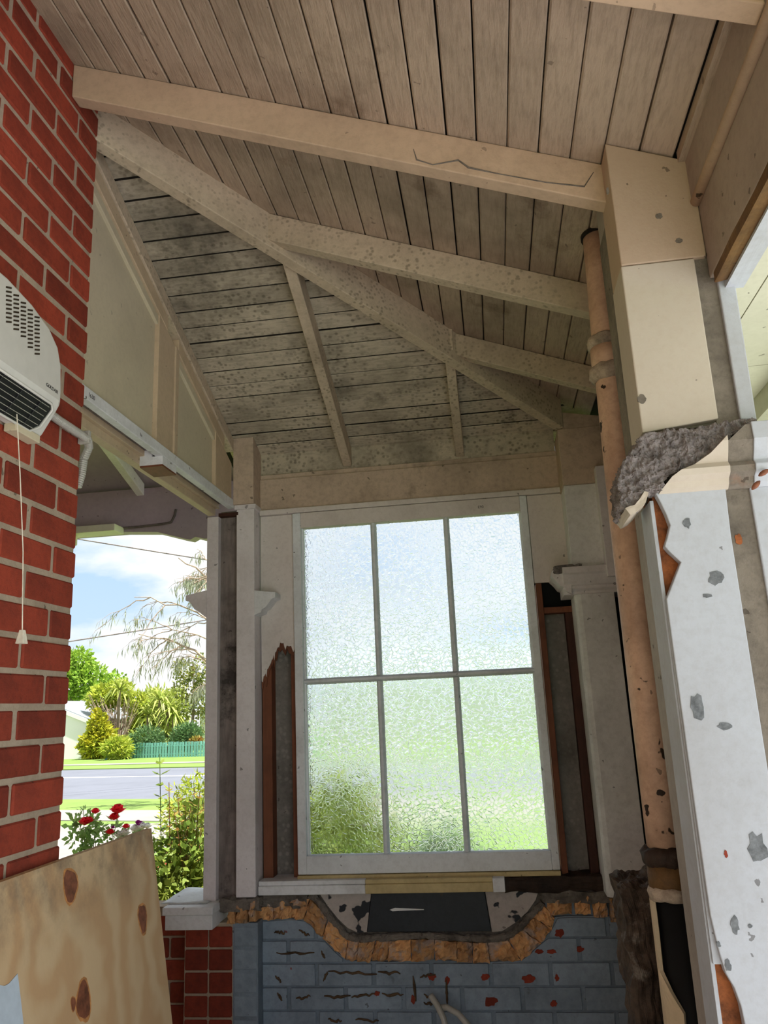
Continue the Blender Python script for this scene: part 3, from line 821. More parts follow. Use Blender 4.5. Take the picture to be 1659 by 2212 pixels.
# curved mortar bed inside the scoop, panel and plaster fillets
sc = inner[3:]
bedpoly = [(x_, z_) for x_, z_ in sc] + [(x_+(.0), -.752) for x_, z_ in (sc[-1], sc[0])]
me = MB().xz(bedpoly, 3.572, 3.60).mesh('scoop_back')
obj('scoop_back', me, M['bed'], wb)
path = [Vector((x_, 3.556, z_+.012)) for x_, z_ in sc]
fine = []
for a, b in zip(path[:-1], path[1:]):
    for t in range(4): fine.append(a.lerp(b, t/4))
fine.append(path[-1])
me = rough(MB().tube(fine, .014, 8).mesh('mortar_bed'), .006, 40, 1, 4)
obj('mortar_bed', me, M['bed'], wb)
pl = [cw(625, 125, 3.55), cw(1200, 125, 3.55), cw(1235, 335, 3.55), cw(600, 338, 3.55)]
obj('slate_panel', MB().xz(pl, 3.545, 3.575), M['slate'], wb, bevel=.002)
obj('chalk_smear', MB().xz([cw(715, 226, 3.544), cw(742, 216, 3.544), cw(890, 223, 3.544), cw(890, 227, 3.544), cw(760, 231, 3.544), cw(730, 233, 3.544)], 3.5435, 3.546), M['petal_white'], wb)
lf = [cw(*p, 3.555) for p in [(345, 125), (622, 125), (598, 338), (560, 345), (500, 318), (450, 270), (395, 200)]]
obj('plaster_fillet', MB().xz(lf, 3.553, 3.575), M['peel'], wb)
rf = [cw(*p, 3.555) for p in [(1203, 125), (1480, 118), (1462, 175), (1420, 235), (1360, 290), (1290, 335), (1240, 338)]]
obj('plaster_fillet', MB().xz(rf, 3.553, 3.575), M['peel'], wb)
# streaks of old adhesive on the grey bricks
random.seed(21)
for (ax, ay, bx_, by_) in [(135, 450, 330, 445), (375, 585, 400, 545), (400, 545, 650, 552), (655, 545, 770, 552), (380, 672, 515, 672), (520, 668, 640, 660), (675, 660, 785, 658), (125, 340, 180, 345), (250, 335, 305, 358), (130, 560, 160, 600), (140, 650, 165, 690), (235, 685, 310, 668), (835, 560, 850, 700), (870, 570, 950, 550), (1005, 580, 1010, 720), (890, 660, 960, 690), (890, 705, 950, 715), (400, 785, 470, 800), (540, 785, 660, 800), (365, 440, 385, 475)]:
    n_ = 9
    pts = []
    for q in range(n_):
        t = q/(n_-1)
        p = cw(ax+(bx_-ax)*t, ay+(by_-ay)*t+random.uniform(-7, 7), 3.55)
        pts.append((p[0], 3.5505, p[1]))
    rr = [.0015+.0045*math.sin(math.pi*(q+.5)/n_)*random.uniform(.6, 1.2) for q in range(n_)]
    obj('adhesive_streak', MB().tube(pts, rr, 6), M['glue'], wb, smooth=True)

random.seed(9)
for (cx_, cy_, rx_, ry_) in [(1585, 345, 26, 24), (1205, 570, 22, 20), (1430, 580, 36, 25), (1230, 695, 36, 28), (650, 655, 15, 14), (930, 570, 22, 18), (1010, 585, 14, 22), (1545, 440, 26, 11), (1572, 575, 12, 18), (835, 685, 14, 24), (1555, 705, 18, 18), (1690, 430, 20, 16), (1480, 440, 22, 12)]:
    pts = []
    for q in range(14):
        a = 2*math.pi*q/14; f = random.uniform(.7, 1.15)
        pts.append(cw(cx_+math.cos(a)*rx_*f, cy_+math.sin(a)*ry_*f, 3.55))
    obj('bared_brick_patch', MB().xz(pts, 3.5488, 3.556), M['brick'], wb)

# ------------------------------------------------------------------ window
win = thing('window_1', (-0.347, 3.60, -.674), 'white six pane window of patterned obscure glass', 'window', kind='structure')
GX0, GX1, GZ0, GZ1, ZM = -.866, .173, -.600, .857, .138
WY0, WY1 = 3.560, 3.612
obj('stile', MB().box(-.905, GX0, WY0, WY1, -.674, .930), M['win'], win, bevel=.003)
obj('stile', MB().box(GX1, .205, WY0, WY1, -.674, .930), M['win'], win, bevel=.003)
obj('top_rail', MB().box(GX0, GX1, WY0, WY1, GZ1, .930), M['panel_white'], win, bevel=.003)
br = obj('bottom_rail', MB().box(GX0, GX1, WY0-.002, WY1, -.674, GZ0), M['win'], win, bevel=.003)
cols = [GX0, GX0+(GX1-GX0)/3, GX0+2*(GX1-GX0)/3, GX1]
MW = .0135
def muntin_v(xc, z0, z1):
    prof = [(xc-MW, 3.612), (xc-MW, 3.592), (xc-.005, 3.574), (xc+.005, 3.574), (xc+MW, 3.592), (xc+MW, 3.612)]
    return MB().prism(prof, lambda a, b: (a, b, z0), lambda a, b: (a, b, z1))
for xc in cols[1:3]:
    obj('muntin', muntin_v(xc, GZ0, ZM-MW), M['putty'], win); obj('muntin', muntin_v(xc, ZM+MW, GZ1), M['putty'], win)
prof = [(3.612, ZM-MW), (3.592, ZM-MW), (3.574, ZM-.005), (3.574, ZM+.005), (3.592, ZM+MW), (3.612, ZM+MW)]
obj('muntin', MB().yz(prof, GX0, GX1), M['putty'], win)
for xa, xb in ((GX0, GX0+.008), (GX1-.008, GX1)):
    obj('glazing_bead', MB().box(xa, xb, 3.585, 3.612, GZ0, GZ1), M['win'], win)
for q in range(3):
    for (za, zb) in ((GZ0, ZM-MW), (ZM+MW, GZ1)):
        xa = cols[q]+(MW if q else .008); xb = cols[q+1]-(MW if q < 2 else .008)
        obj('pane', MB().box(xa-.002, xb+.002, 3.598, 3.603, za-.002, zb+.002), M['glass'], win)
text('pencil_figures', 'E90', 0.018, M['pencil'], win, (-.02, WY0-.0008, .885), (1, 0, 0), (0, 0, 1))

# ------------------------------------------------------------------ far right column
colm = thing('column', (0.45, 3.5, -.75), 'pale column with a broken moulded capital right of the window', 'column', kind='structure')
Yc = 3.42
zt_l, zt_r = zr(.36)-.02, zr(.56)-.004
obj('top_block', MB().hexa([(.360, 3.412, .925), (.620, 3.412, .925), (.620, 3.60, .925), (.360, 3.60, .925),
                            (.360, 3.412, 1.185), (.620, 3.412, 1.19), (.620, 3.60, 1.19), (.360, 3.60, 1.185)]), M['tan_frieze'], colm, bevel=.003)
obj('top_block', MB().hexa([(.383, 3.418, 1.185), (.610, 3.418, 1.185), (.610, 3.60, 1.185), (.383, 3.60, 1.185),
                            (.383, 3.418, 1.268), (.610, 3.418, 1.225), (.610, 3.60, 1.17), (.383, 3.60, 1.19)]), M['tan_frieze'], colm, bevel=.003)
obj('neck', MB().box(.364, .52, 3.424, 3.60, .553, .925), M['column'], colm, bevel=.003)
obj('neck_wing', MB().box(.500, .60, 3.36, 3.60, .50, .985), M['lilac'], colm, bevel=.002)
capp = [(3.60, .553), (3.372, .553), (3.372, .527), (3.380, .519), (3.392, .492), (3.402, .478), (3.408, .474), (3.408, .462), (3.420, .452), (3.424, .440), (3.60, .440)]
obj('capital', MB().yz(capp, .318, .575), M['lilac'], colm, bevel=.0015)
capl = [(.3179, .549), (.276, .546), (.272, .520), (.290, .500), (.305, .478), (.322, .470), (.330, .452), (.350, .440), (.3179+.04, .549)]
obj('capital_return', MB().xz(capl, 3.40, 3.585), M['lilac'], colm, bevel=.0015)
me = rough(MB().box(.285, .40, 3.385, 3.50, .535, .562).mesh('broken_plaster'), .010, 40, 3, 5)
obj('broken_plaster', me, M['lump'], colm)
shp = [(.362, 3.60), (.362, 3.440), (.372, 3.425), (.388, 3.418), (.527, 3.418), (.53, 3.60)]
obj('shaft', MB().prism(shp, lambda a, b: (a, b, .440), lambda a, b: (a+.006, b, -.752)), M['column'], colm, bevel=.002)

# ------------------------------------------------------------------ right wall behind the downpipe
wr = obj('wall_right', MB().box(.60, .66, 1.86, 3.41, FLOOR, 1.14).box(.625, .66, 3.41, 3.72, FLOOR, 1.14), M['wall_dark'])
tag(wr, 'dark stained boarding in the gap behind the downpipe', 'wall', kind='structure')

# ------------------------------------------------------------------ near pillar
pil = thing('pillar', (0.49, 1.85, FLOOR), 'large white plastered pillar with broken capital in the right foreground', 'pillar', kind='structure')
YP = 1.72
def pw(px, py, Y=YP):
    p = atY(px, py, Y); return (p.x, p.z)
obj('brick_core', MB().box(.374, .612, YP+.028, 1.85, FLOOR, .60), M['exposed'], pil)
obj('upper_core', MB().box(.374, .600, YP+.020, 1.985, .58, 1.20), M['cement'], pil)
# upper plaster faces
tz = lambda xx: zr(xx)-.002
obj('upper_block', MB().xz([(.368, .990), (.562, .990), (.562, tz(.562)-.005), (.368, tz(.368))], YP, YP+.135), M['pillar_top'], pil, bevel=.003)
obj('upper_face', MB().xz([(.366, .572), (.532, .590), (.534, .988), (.367, .988)], YP, YP+.135), M['pillar_up'], pil, bevel=.003)
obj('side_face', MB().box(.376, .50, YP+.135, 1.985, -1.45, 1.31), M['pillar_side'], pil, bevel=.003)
obj('bare_strip', MB().xz([(.530, .55), (.582, .55), (.585, 1.0), (.530, 1.0)], YP+.012, YP+.06), M['cement'], pil)
obj('outer_face', MB().xz([(.578, .585), (.612, .580), (.616, .97), (.578, .955)], YP+.002, YP+.12), M['pillar'], pil, bevel=.003)
# lower plaster skin with the torn left edge
notch = [pw(*p) for p in [(1413, 1060), (1425, 1081), (1439, 1110), (1448, 1134), (1443, 1156), (1436, 1180), (1447, 1192), (1471, 1214), (1459, 1245), (1440, 1294)]]
straight = [(.3705, .18), (.3720, -.22), (.3740, -.41)]
lownotch = [pw(*p) for p in [(1553, 2055), (1568, 2103), (1586, 2133), (1601, 2174), (1609, 2212), (1614, 2250)]] + [(.43, -.75), (.40, -.9), (.385, -1.0), (.382, FLOOR)]
skin = notch + straight + lownotch + [(.522, FLOOR), (.520, .33), (.524, .445), (.385, .445)]
obj('plaster_skin', MB().xz(skin, YP, YP+.025), M['pillar'], pil, bevel=.002)
obj('corner_board', MB().box(.3665, .3745, YP+.020, YP+.132, FLOOR, .42).box(.3700, .392, YP+.012, YP+.04, -.50, .16), M['pillar'], pil, bevel=.001)
obj('lower_strip', MB().box(.522, .577, YP+.010, YP+.05, FLOOR, .43), M['cement'], pil)
obj('outer_skin', MB().xz([(.576, FLOOR), (.690, FLOOR), (.668, .43), (.574, .43)], YP+.004, YP+.10), M['pillar'], pil, bevel=.003)
# capital: what is left of the moulding
def capprof(dx0, dx1, m=None):
    pr = [(YP+.03, .575), (YP-.050, .560), (YP-.052, .520), (YP-.040, .500), (YP-.030, .480), (YP-.038, .468), (YP-.034, .456), (YP-.020, .448), (YP-.014, .436), (YP-.002, .428), (YP+.03, .428)]
    return MB().yz(pr, dx0, dx1)
def capx(z, lo=-9, hi=9):
    K = [(.40, .383), (.43, .383), (.465, .416), (.49, .48), (.53, .525), (.568, .59), (.60, .62)]
    for (za, xa), (zb, xb) in zip(K[:-1], K[1:]):
        if z <= zb: return min(max(xa+(xb-xa)*(z-za)/(zb-za), lo), hi)
    return hi
CAPP = [(YP+.03, .575), (YP-.050, .560), (YP-.052, .522), (YP-.040, .500), (YP-.028, .482), (YP-.038, .470), (YP-.034, .457), (YP-.018, .448), (YP-.012, .436), (YP-.001, .428), (YP+.03, .428)]
obj('capital', MB().prism([(YP+.03, .538), (YP-.051, .534)]+CAPP[2:], lambda a, b: (capx(b, 0, .528), a, b), lambda a, b: (.5285, a, b)), M['pillar_up'], pil, bevel=.002)
obj('capital_strip', MB().prism([(YP+.03, .566), (YP-.050, .556)]+CAPP[2:], lambda a, b: (capx(b, .5287, .5795), a+.004, b), lambda a, b: (.580, a+.004, b)), M['cement'], pil, bevel=.002)
obj('outer_capital', MB().prism(CAPP, lambda a, b: (.5802, a, b), lambda a, b: (.76, a, b)), M['pillar'], pil, bevel=.002)
lump = [pw(*p, YP-.03) for p in [(1385, 938), (1440, 930), (1500, 922), (1550, 912), (1600, 905), (1634, 905), (1630, 918), (1598, 930), (1572, 945), (1545, 965), (1530, 985), (1500, 1003), (1460, 1020), (1432, 1040), (1428, 1058), (1400, 1055), (1388, 1085), (1372, 1100), (1350, 1098), (1340, 1070), (1336, 1040), (1345, 1008), (1362, 980), (1376, 955)]]
me = rough(MB().xz(lump, YP-.022, YP+.10).mesh('broken_cement'), .010, 60, 5, 6)
obj('broken_cement', me, M['lump'], pil)
sh = [pw(*p, YP-.03) for p in [(1352, 1098), (1372, 1090), (1392, 1060), (1402, 1062), (1396, 1085), (1372, 1108), (1362, 1112)]]
me = rough(MB().xz(sh, YP-.03, YP+.12).mesh('capital_shard'), .003, 30, 2, 1)
obj('capital_shard', me, M['pillar_up'], pil)
# chips knocked out of the plaster
random.seed(5)
def chip(px, py, rx, ry, n_=14, name='plaster_chip', m=None, Y=YP):
    p0 = atY(px, py, Y)
    k_ = 1.0/FPX*p0.dot(fwd)
    pts = []
    for q in range(n_):
        a = 2*math.pi*q/n_
        f = random.uniform(.72, 1.15)
        pts.append((p0.x+math.cos(a)*rx*k_*f, p0.z+math.sin(a)*ry*k_*f))
    obj(name, MB().xz(pts, Y-.0012, Y+.004), m or M['chip'], pil)
for a in [(1547, 1249, 17, 15), (1528, 1287, 10, 5), (1507, 1527, 15, 26), (1566, 1568, 17, 9), (1636, 1833, 20, 34), (1587, 1998, 9, 18), (1552, 2040, 5, 6), (1484, 1130, 9, 12), (1572, 2085, 7, 12), (1620, 2000, 5, 4)]:
    chip(*a)
for a in [(1424, 467, 8, 7), (1466, 520, 8, 6), (1313, 412, 3, 8), (1386, 862, 9, 11)]:
    chip(*a, name='dark_chip', m=M['cement'])
chip(1596, 1166, 9, 14, name='rust_mark', m=M['exposed'], Y=YP+.0095)
chip(1568, 1845, 4, 9, name='red_mark', m=M['brick'])
for zz, yy, sy, sz in ((.085, 1.80, .010, .032), (-.015, 1.79, .008, .035), (-.16, 1.80, .008, .03), (-.50, 1.80, .008, .03)):
    pts = [(yy+math.cos(2*math.pi*q/12)*sy*random.uniform(.7, 1.2), zz+math.sin(2*math.pi*q/12)*sz*random.uniform(.8, 1.1)) for q in range(12)]
    obj('side_chip', MB().yz(pts, .3668, .3700), M['cement'], pil)

# ------------------------------------------------------------------ downpipe
pipe = thing('downpipe', (.378, 2.12, -.45), 'salmon painted cast iron downpipe with collars beside the near pillar', 'pipe')
pcx, pcy, pr = .378, 2.12, .044
obj('pipe_run', MB().tube([(pcx+.022, pcy, 1.38), (pcx+.018, pcy, 1.20), (pcx+.010, pcy, .95), (pcx+.002, pcy, .45), (pcx, pcy, 0), (pcx, pcy, -.37)], pr, 28), M['pipe'], pipe, smooth=True)
ring = MB().tube([(pcx+.010, pcy, 1.000), (pcx+.010, pcy, .988), (pcx+.010, pcy, .972), (pcx+.010, pcy, .962)], [.047, .056, .056, .047], 28)
obj('collar', rough(ring.mesh('collar'), .003, 60, 1, 2), M['pipe_ring'], pipe, smooth=True)
obj('socket', MB().tube([(pcx+.009, pcy, .963), (pcx+.008, pcy, .905)], .049, 28), M['pipe'], pipe, smooth=True)
ring = MB().tube([(pcx+.008, pcy, .910), (pcx+.008, pcy, .898), (pcx+.008, pcy, .876), (pcx+.008, pcy, .862)], [.049, .058, .058, .046], 28)
obj('collar', rough(ring.mesh('collar'), .003, 60, 1, 4), M['pipe_ring'], pipe, smooth=True)
ring = MB().tube([(pcx, pcy, -.352), (pcx, pcy, -.362), (pcx, pcy, -.384), (pcx, pcy, -.394)], [.046, .060, .060, .050], 28)
obj('collar', rough(ring.mesh('collar'), .004, 50, 1, 7), M['sill_rot'], pipe, smooth=True)
obj('rusty_socket', MB().tube([(pcx, pcy, -.390), (pcx, pcy, -.46)], .050, 24), M['pipe_rust'], pipe, smooth=True)
ring = MB().tube([(pcx, pcy, -.440), (pcx, pcy, -.452), (pcx, pcy, -.47)], [.050, .056, .050], 24)
obj('socket_lip', rough(ring.mesh('socket_lip'), .003, 50, 1, 9), M['pipe_ring'], pipe, smooth=True)
# hole in the boards round the pipe head
hole = MB().tube([(pcx+.020, pcy, zr(pcx)-.008), (pcx+.020, pcy, zr(pcx)+.004)], .049, 24)
obj('hole_shadow_gap', hole, M['dark_gap'], pipe)
# broken half shell of the old pipe casing below, and a black tube painting the shade of the hollow behind
shell = thing('broken_casing', (.40, 2.12, FLOOR), 'cream edged broken casing around the black hollow under the downpipe', 'casing')
V = []; F = []
n_ = 10; rows = 26
for r_ in range(rows+1):
    z = -.47 - r_*(.98/rows)
    a1 = math.radians(192 + 10*noise.noise(Vector((0, 0, z*9))) + (30 if z < -.64 else 0) + (26 if z < -.69 else 0))
    a0 = math.radians(130)
    for q in range(n_+1):
        a = a0+(a1-a0)*q/n_
        V.append((pcx+.01+.062*math.cos(a), pcy+.062*math.sin(a), z))
for r_ in range(rows):
    for q in range(n_):
        i_ = r_*(n_+1)+q; F.append((i_, i_+1, i_+n_+2, i_+n_+1))
o = obj('casing_shell', MB().add(V, F), M['cream_trim'], shell)
md = o.modifiers.new('thick', 'SOLIDIFY'); md.thickness = .010
obj('hollow_shade', MB().tube([(pcx+.012, pcy+.004, -.47), (pcx+.012, pcy+.004, FLOOR)], .048, 20), M['black'], shell, smooth=True)
rb = MB().hexa([(.335, 2.58, FLOOR), (.47, 2.58, FLOOR), (.47, 2.80, FLOOR), (.335, 2.80, FLOOR), (.318, 2.58, -.545), (.45, 2.58, -.53), (.45, 2.80, -.53), (.318, 2.80, -.545)])
o = obj('rubble_edge', rough(rb.mesh('rubble_edge'), .020, 18, 5, 3), M['rubble']); tag(o, 'rough broken masonry edge in the dark lower right corner', 'masonry', kind='structure')

# ------------------------------------------------------------------ eave on the right
ev = thing('eave_beam', (.59, .6, .93), 'mauve eave plate with a raw torn lower edge at top right', 'beam', kind='structure')
YE = 1.735
obj('frieze_board', MB().box(.548, .62, YN, 1.72, 1.135, zr(.548)-.002), M['eave'], ev)
obj('edge_strip', MB().box(.531, .548, YN, 1.72, zr(.531)-.018, zr(.531)+.01), M['ceil'], ev)
obj('moulding', MB().tube([(.556, YN, 1.132), (.556, 1.715, 1.132)], .013, 12), M['rafter'], ev, smooth=True)
obj('plate', MB().box(.563, .600, YN, 1.728, .935, 1.128), M['eave'], ev, bevel=.003)
me = rough(MB().box(.564, .592, YN, 1.70, .912, .936).mesh('raw_edge'), .004, 22, 4, 5)
obj('raw_edge', me, M['pipe_rust'], ev)
me = rough(MB().box(.592, .634, YN, 1.73, .905, 1.02).mesh('outer_board'), .0015, 30, 3, 9)
obj('outer_board', me, M['pillar'], ev)
so = thing('eave_soffit', (.86, 1.6, 1.15), 'cream soffit sheets under the outer eave beyond the pillar', 'soffit', kind='structure')
for ya, yb in ((YN, .4), (.404, 1.6), (1.604, 2.8), (2.804, 4.0)):
    obj('soffit_sheet', MB().box(.634, .855, ya, yb, 1.150, 1.158), M['soffit_out'], so)
    obj('soffit_sheet', MB().box(.859, 1.12, ya, yb, 1.150, 1.158), M['soffit_out'], so)
obj('inner_fascia', MB().box(.630, .650, YN, 4.0, 1.0, 1.15), M['soffit_out'], so)
obj('roof_edge', MB().hexa([(.60, YN, zr(.60)+.05), (1.2, YN, 1.17), (1.2, 4.0, 1.17), (.60, 4.0, zr(.60)+.05), (.60, YN, zr(.60)+.08), (1.2, YN, 1.20), (1.2, 4.0, 1.20), (.60, 4.0, zr(.60)+.08)]), M['roofgrey'], so)
gut = MB()
gp = [(1.12, 1.165), (1.12, 1.06), (1.15, 1.045), (1.20, 1.05), (1.225, 1.08), (1.23, 1.15), (1.24, 1.165)]
gut.prism(gp, lambda a, b: (a, YN, b), lambda a, b: (a, 4.0, b))
o = obj('gutter', gut, M['soffit_out']); tag(o, 'cream gutter along the outer eave at the right edge', 'gutter')

# ------------------------------------------------------------------ heater
ht = thing('fan_heater', (-1.05, 1.5, .72), 'white wall mounted fan heater with pull cord on the brick wall', 'heater')
# front outline (y, z), built out from the wall
hout = [(1.20, .700), (1.20, .93), (1.26, .965), (1.36, .985), (1.46, .985), (1.56, .972), (1.64, .948), (1.685, .915), (1.705, .870), (1.712, .80), (1.712, .735), (1.705, .728)]
def hsec(f, xx, zbot):
    cy, cz = 1.45, .84
    return [(xx, cy+(y_-cy)*f, max(cz+(z_-cz)*f, zbot) if z_ > .74 else zbot+(.006 if z_ > .73 else 0)) for y_, z_ in hout]
secs = [hsec(1.0, XB+.004, .690), hsec(1.0, XB+.030, .692), hsec(.998, XB+.060, .742), hsec(.985, XB+.073, .762), hsec(.95, XB+.082, .778)]
V = [p for s_ in secs for p in s_]; n_ = len(hout); F = []
for s_ in range(len(secs)-1):
    for q in range(n_):
        F.append((s_*n_+q, s_*n_+(q+1) % n_, (s_+1)*n_+(q+1) % n_, (s_+1)*n_+q))
F.append(tuple(range(n_))[::-1]); F.append(tuple((len(secs)-1)*n_+q for q in range(n_)))
body = obj('body', MB().add(V, F), M['heater'], ht, bevel=.004)
hfx = XB+.0825
sn = Vector((.855, 0, -.518))
def mo(t, y_, lift):      # a point on the slanted outlet at the bottom: t = 0 front edge, 1 back edge
    return Vector((XB+.0715-.040*t, y_, .7595-.0660*t)) + sn*lift
mouth = [(0, 1.215), (0, 1.672), (.12, 1.682), (.75, 1.676), (1, 1.655), (1, 1.215)]
out_ = obj('outlet', MB().prism(mouth, lambda a, b: mo(a, b, -.002), lambda a, b: mo(a, b, .0018)), M['dark_plastic'], ht)
fr = MB().tube([mo(a, b, .002) for a, b in ((-.04, 1.20), (-.04, 1.672), (.10, 1.688), (.78, 1.682), (1.05, 1.655), (1.05, 1.20))], .0035, 8)
obj('outlet_rim', fr, M['heater'], ht, smooth=True)
for q in range(6):
    t = (q+.5)/6
    obj('guard_wire', MB().tube([mo(t, 1.22, .003), mo(t, 1.67, .003)], .0009, 6), M['steel'], out_)
for q in range(6):
    yy = 1.26+q*.075
    obj('guard_wire', MB().tube([mo(.02, yy, .003), mo(.98, yy-.01, .003)], .0012, 6), M['dark_plastic'], out_)
obj('mount_bracket', MB().box(XB+.002, XB+.034, 1.60, 1.70, .672, .692), M['cream'], ht, bevel=.002)
# vent slots in slanting columns
for cidx in range(5):
    for r_ in range(11):
        yy = 1.462+cidx*.0285 + r_*.0012
        zz = .958-cidx*.0035 - r_*.0100
        if zz < .850 + (4-cidx)*.007 or zz > .962-cidx*.004: continue
        e_ = .0095
        sl = MB().hexa([(hfx-.002, yy-e_, zz-.0022-.004), (hfx+.0010, yy-e_, zz-.0022-.004), (hfx+.0010, yy+e_, zz-.0022+.004), (hfx-.002, yy+e_, zz-.0022+.004),
                        (hfx-.002, yy-e_, zz+.0022-.004), (hfx+.0010, yy-e_, zz+.0022-.004), (hfx+.0010, yy+e_, zz+.0022+.004), (hfx-.002, yy+e_, zz+.0022+.004)])
        obj('vent_slot', sl, M['slot_dark'], ht)
text('maker_name', 'GOLDAIR', 0.0125, M['dark_plastic'], ht, (hfx+.0002, 1.632, .792), (0, 1, -.02), (0, 0, 1))
cord_p = [(XB+.05, 1.575, .700), (XB+.06, 1.590, .55), (XB+.07, 1.605, .38), (XB+.075, 1.615, .20)]
obj('pull_cord', MB().tube(cord_p, .0013, 6), M['cord'], ht)
kb = MB().prism([(-.006, -.006), (.006, -.006), (.006, .006), (-.006, .006)], lambda a, b: (XB+.075+a*.8, 1.615+b*.8, .205), lambda a, b: (XB+.075+a*1.6, 1.615+b*1.6, .175))
obj('cord_pull', kb, M['cord'], ht, bevel=.001)
con = [(XB+.022, 1.69, .775), (XB+.022, 1.80, .770), (XB+.022, 1.90, .770), (XB+.024, 1.945, .768), (XB+.012, 1.975, .755), (XB-.008, 1.985, .725), (XB-.012, 1.985, .68), (XB-.020, 1.98, .64)]
pts = [Vector(p) for p in con]; ds = []
for a, b in zip(pts[:-1], pts[1:]):
    k_ = max(2, int((b-a).length/.003))
    for t in range(k_): ds.append(a.lerp(b, t/k_))
rads = [.0105+(.0014 if q % 2 else 0) for q in range(len(ds))]
o = obj('conduit', MB().tube(ds, rads, 12), M['steel']); tag(o, 'grey corrugated conduit running from the heater round the brick corner', 'conduit')
o2 = obj('saddle_clip', MB().box(XB+.0005, XB+.034, 1.932, 1.944, .753, .790), M['steel'], o, bevel=.002)

# ------------------------------------------------------------------ plywood sheet
ps = thing('plywood_sheet', (-.95, 1.9, FLOOR), 'knotty plywood sheet leaning on the brick wall at lower left', 'plywood')
TX, TZ, GR = -1.080, -.322, .150
def px_(z): return TX + (TZ-z)*GR
TH = .017
A = [(px_(FLOOR+.002), 1.05, FLOOR+.002), (px_(TZ), 1.05, TZ), (px_(TZ), 2.444, TZ), (px_(FLOOR+.002), 2.444, FLOOR+.002)]
mb = MB().add([(a[0]-TH, a[1], a[2]) for a in A]+A, [(0, 1, 2, 3), (4, 7, 6, 5), (0, 4, 5, 1), (1, 5, 6, 2), (2, 6, 7, 3), (3, 7, 4, 0)])
me = mb.mesh('sheet'); me.materials.append(M['ply']); me.materials.append(M['ply_edge'])
for p in me.polygons:
    p.material_index = 0 if abs(p.normal.x) > .9 else 1
link('sheet', me, ps)
def on_sheet(px, py):
    d = ray(px, py)
    # plane x = TX + (TZ - z)*GR
    t = (TX+TZ*GR)/(d.x+GR*d.z); return d*t
random.seed(3)
for (kx, ky, ry_, rz_) in ((152, 1912, .030, .036), (308, 1983, .024, .036), (180, 2162, .030, .040), (158, 2168, .010, .014)):
    c = on_sheet(kx, ky)
    for nm, f, lift, m_ in (('knot_halo', 1.18, .0004, 'knot_ring'), ('knot', 1.0, .0009, 'knot')):
        V = []
        n_ = 20
        for q in range(n_):
            a = 2*math.pi*q/n_
            w_ = f*(1+.10*math.sin(3*a+kx)+random.uniform(-.05, .05))
            yy = c.y+math.cos(a)*ry_*w_; zz = c.z+math.sin(a)*rz_*w_
            V.append((px_(zz)+lift, yy, zz))
        B = [(v[0]-.002, v[1], v[2]) for v in V]
        obj(nm, MB().add(V+B, [tuple(range(n_)), tuple(range(2*n_-1, n_-1, -1))]+[(q, (q+1) % n_, n_+(q+1) % n_, n_+q) for q in range(n_)]), M[m_], ps)
V = []
for p in ((-40, 2118), (8, 2130), (18, 2125), (37, 2103), (45, 2170), (52, 2235), (-40, 2240)):
    c = on_sheet(*p); V.append((c.x+.0015, c.y, c.z))
n_ = len(V)
obj('paper_patch', MB().add(V+[(v[0]-.001, v[1], v[2]) for v in V], [tuple(range(n_)), tuple(range(2*n_-1, n_-1, -1))]+[(q, (q+1) % n_, n_+(q+1) % n_, n_+q) for q in range(n_)]), M['paper'], ps)

# two grey hoses at the bottom
for q, (pa, lab) in enumerate(((((930, 2150), (945, 2172), (958, 2200), (968, 2240), (972, 2300)), 'left of two grey cable ends standing before the grey bricks'),
                                (((945, 2178), (965, 2176), (990, 2190), (1012, 2215), (1025, 2300)), 'right of two grey cable ends curving before the grey bricks'))):
    pts = [atY(*p, 3.48-.02*i_) for i_, p in enumerate(pa)]
    ds = []
    for a, b in zip(pts[:-1], pts[1:]):
        for t in range(5): ds.append(a.lerp(b, t/5))
    ds.append(pts[-1]); ds.append(Vector((ds[-1].x+.01, ds[-1].y, FLOOR+.01)))
    o = obj('cable', MB().tube(ds, .012, 10), M['steel'], smooth=True); tag(o, lab, 'cable', 'grey cables by the wall')

# ------------------------------------------------------------------ next porch bay outside the opening
nb = thing('verandah_bay', (-2.2, 4.2, 1.0), 'lilac verandah beam and soffit seen under the left header rail', 'verandah', kind='structure')
bot = [(-3.6, 1.06), (-2.06, 1.06), (-1.86, 1.045), (-1.78, 1.02), (-1.70, .995), (-1.66, .985), (-1.63, 1.0), (-1.58, .985), (-1.30, .98), (-1.30, 1.315), (-3.6, 1.315)]
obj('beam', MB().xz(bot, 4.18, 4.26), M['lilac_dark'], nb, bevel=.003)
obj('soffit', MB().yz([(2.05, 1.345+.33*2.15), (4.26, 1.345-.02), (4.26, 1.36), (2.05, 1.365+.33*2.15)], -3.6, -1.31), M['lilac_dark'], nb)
obj('rafter', MB().yz([(2.05, 1.33+.33*2.15), (4.18, 1.34), (4.18, 1.27), (2.05, 1.26+.33*2.15)], -1.99, -1.945), M['lilac'], nb, bevel=.003)
obj('gutter_end', MB().box(-3.6, -2.06, 4.06, 4.178, 1.045, 1.085), M['soffit_out'], nb, bevel=.004)
obj('gutter_bracket', MB().box(-2.42, -2.31, 4.04, 4.12, .985, 1.044), M['soffit_out'], nb, bevel=.006)
cp = [atY(*p, 4.175) for p in ((170, 1146), (230, 1144), (300, 1138), (350, 1132), (370, 1128), (378, 1112), (380, 1100))]
o = obj('loose_cable', MB().tube(cp, .007, 8), M['slot'], nb, smooth=True)
obj('roof_over', MB().yz([(2.0, 2.10), (4.6, 1.25), (4.6, 1.30), (2.0, 2.16)], -5.6, -1.25), M['roofgrey'], nb)

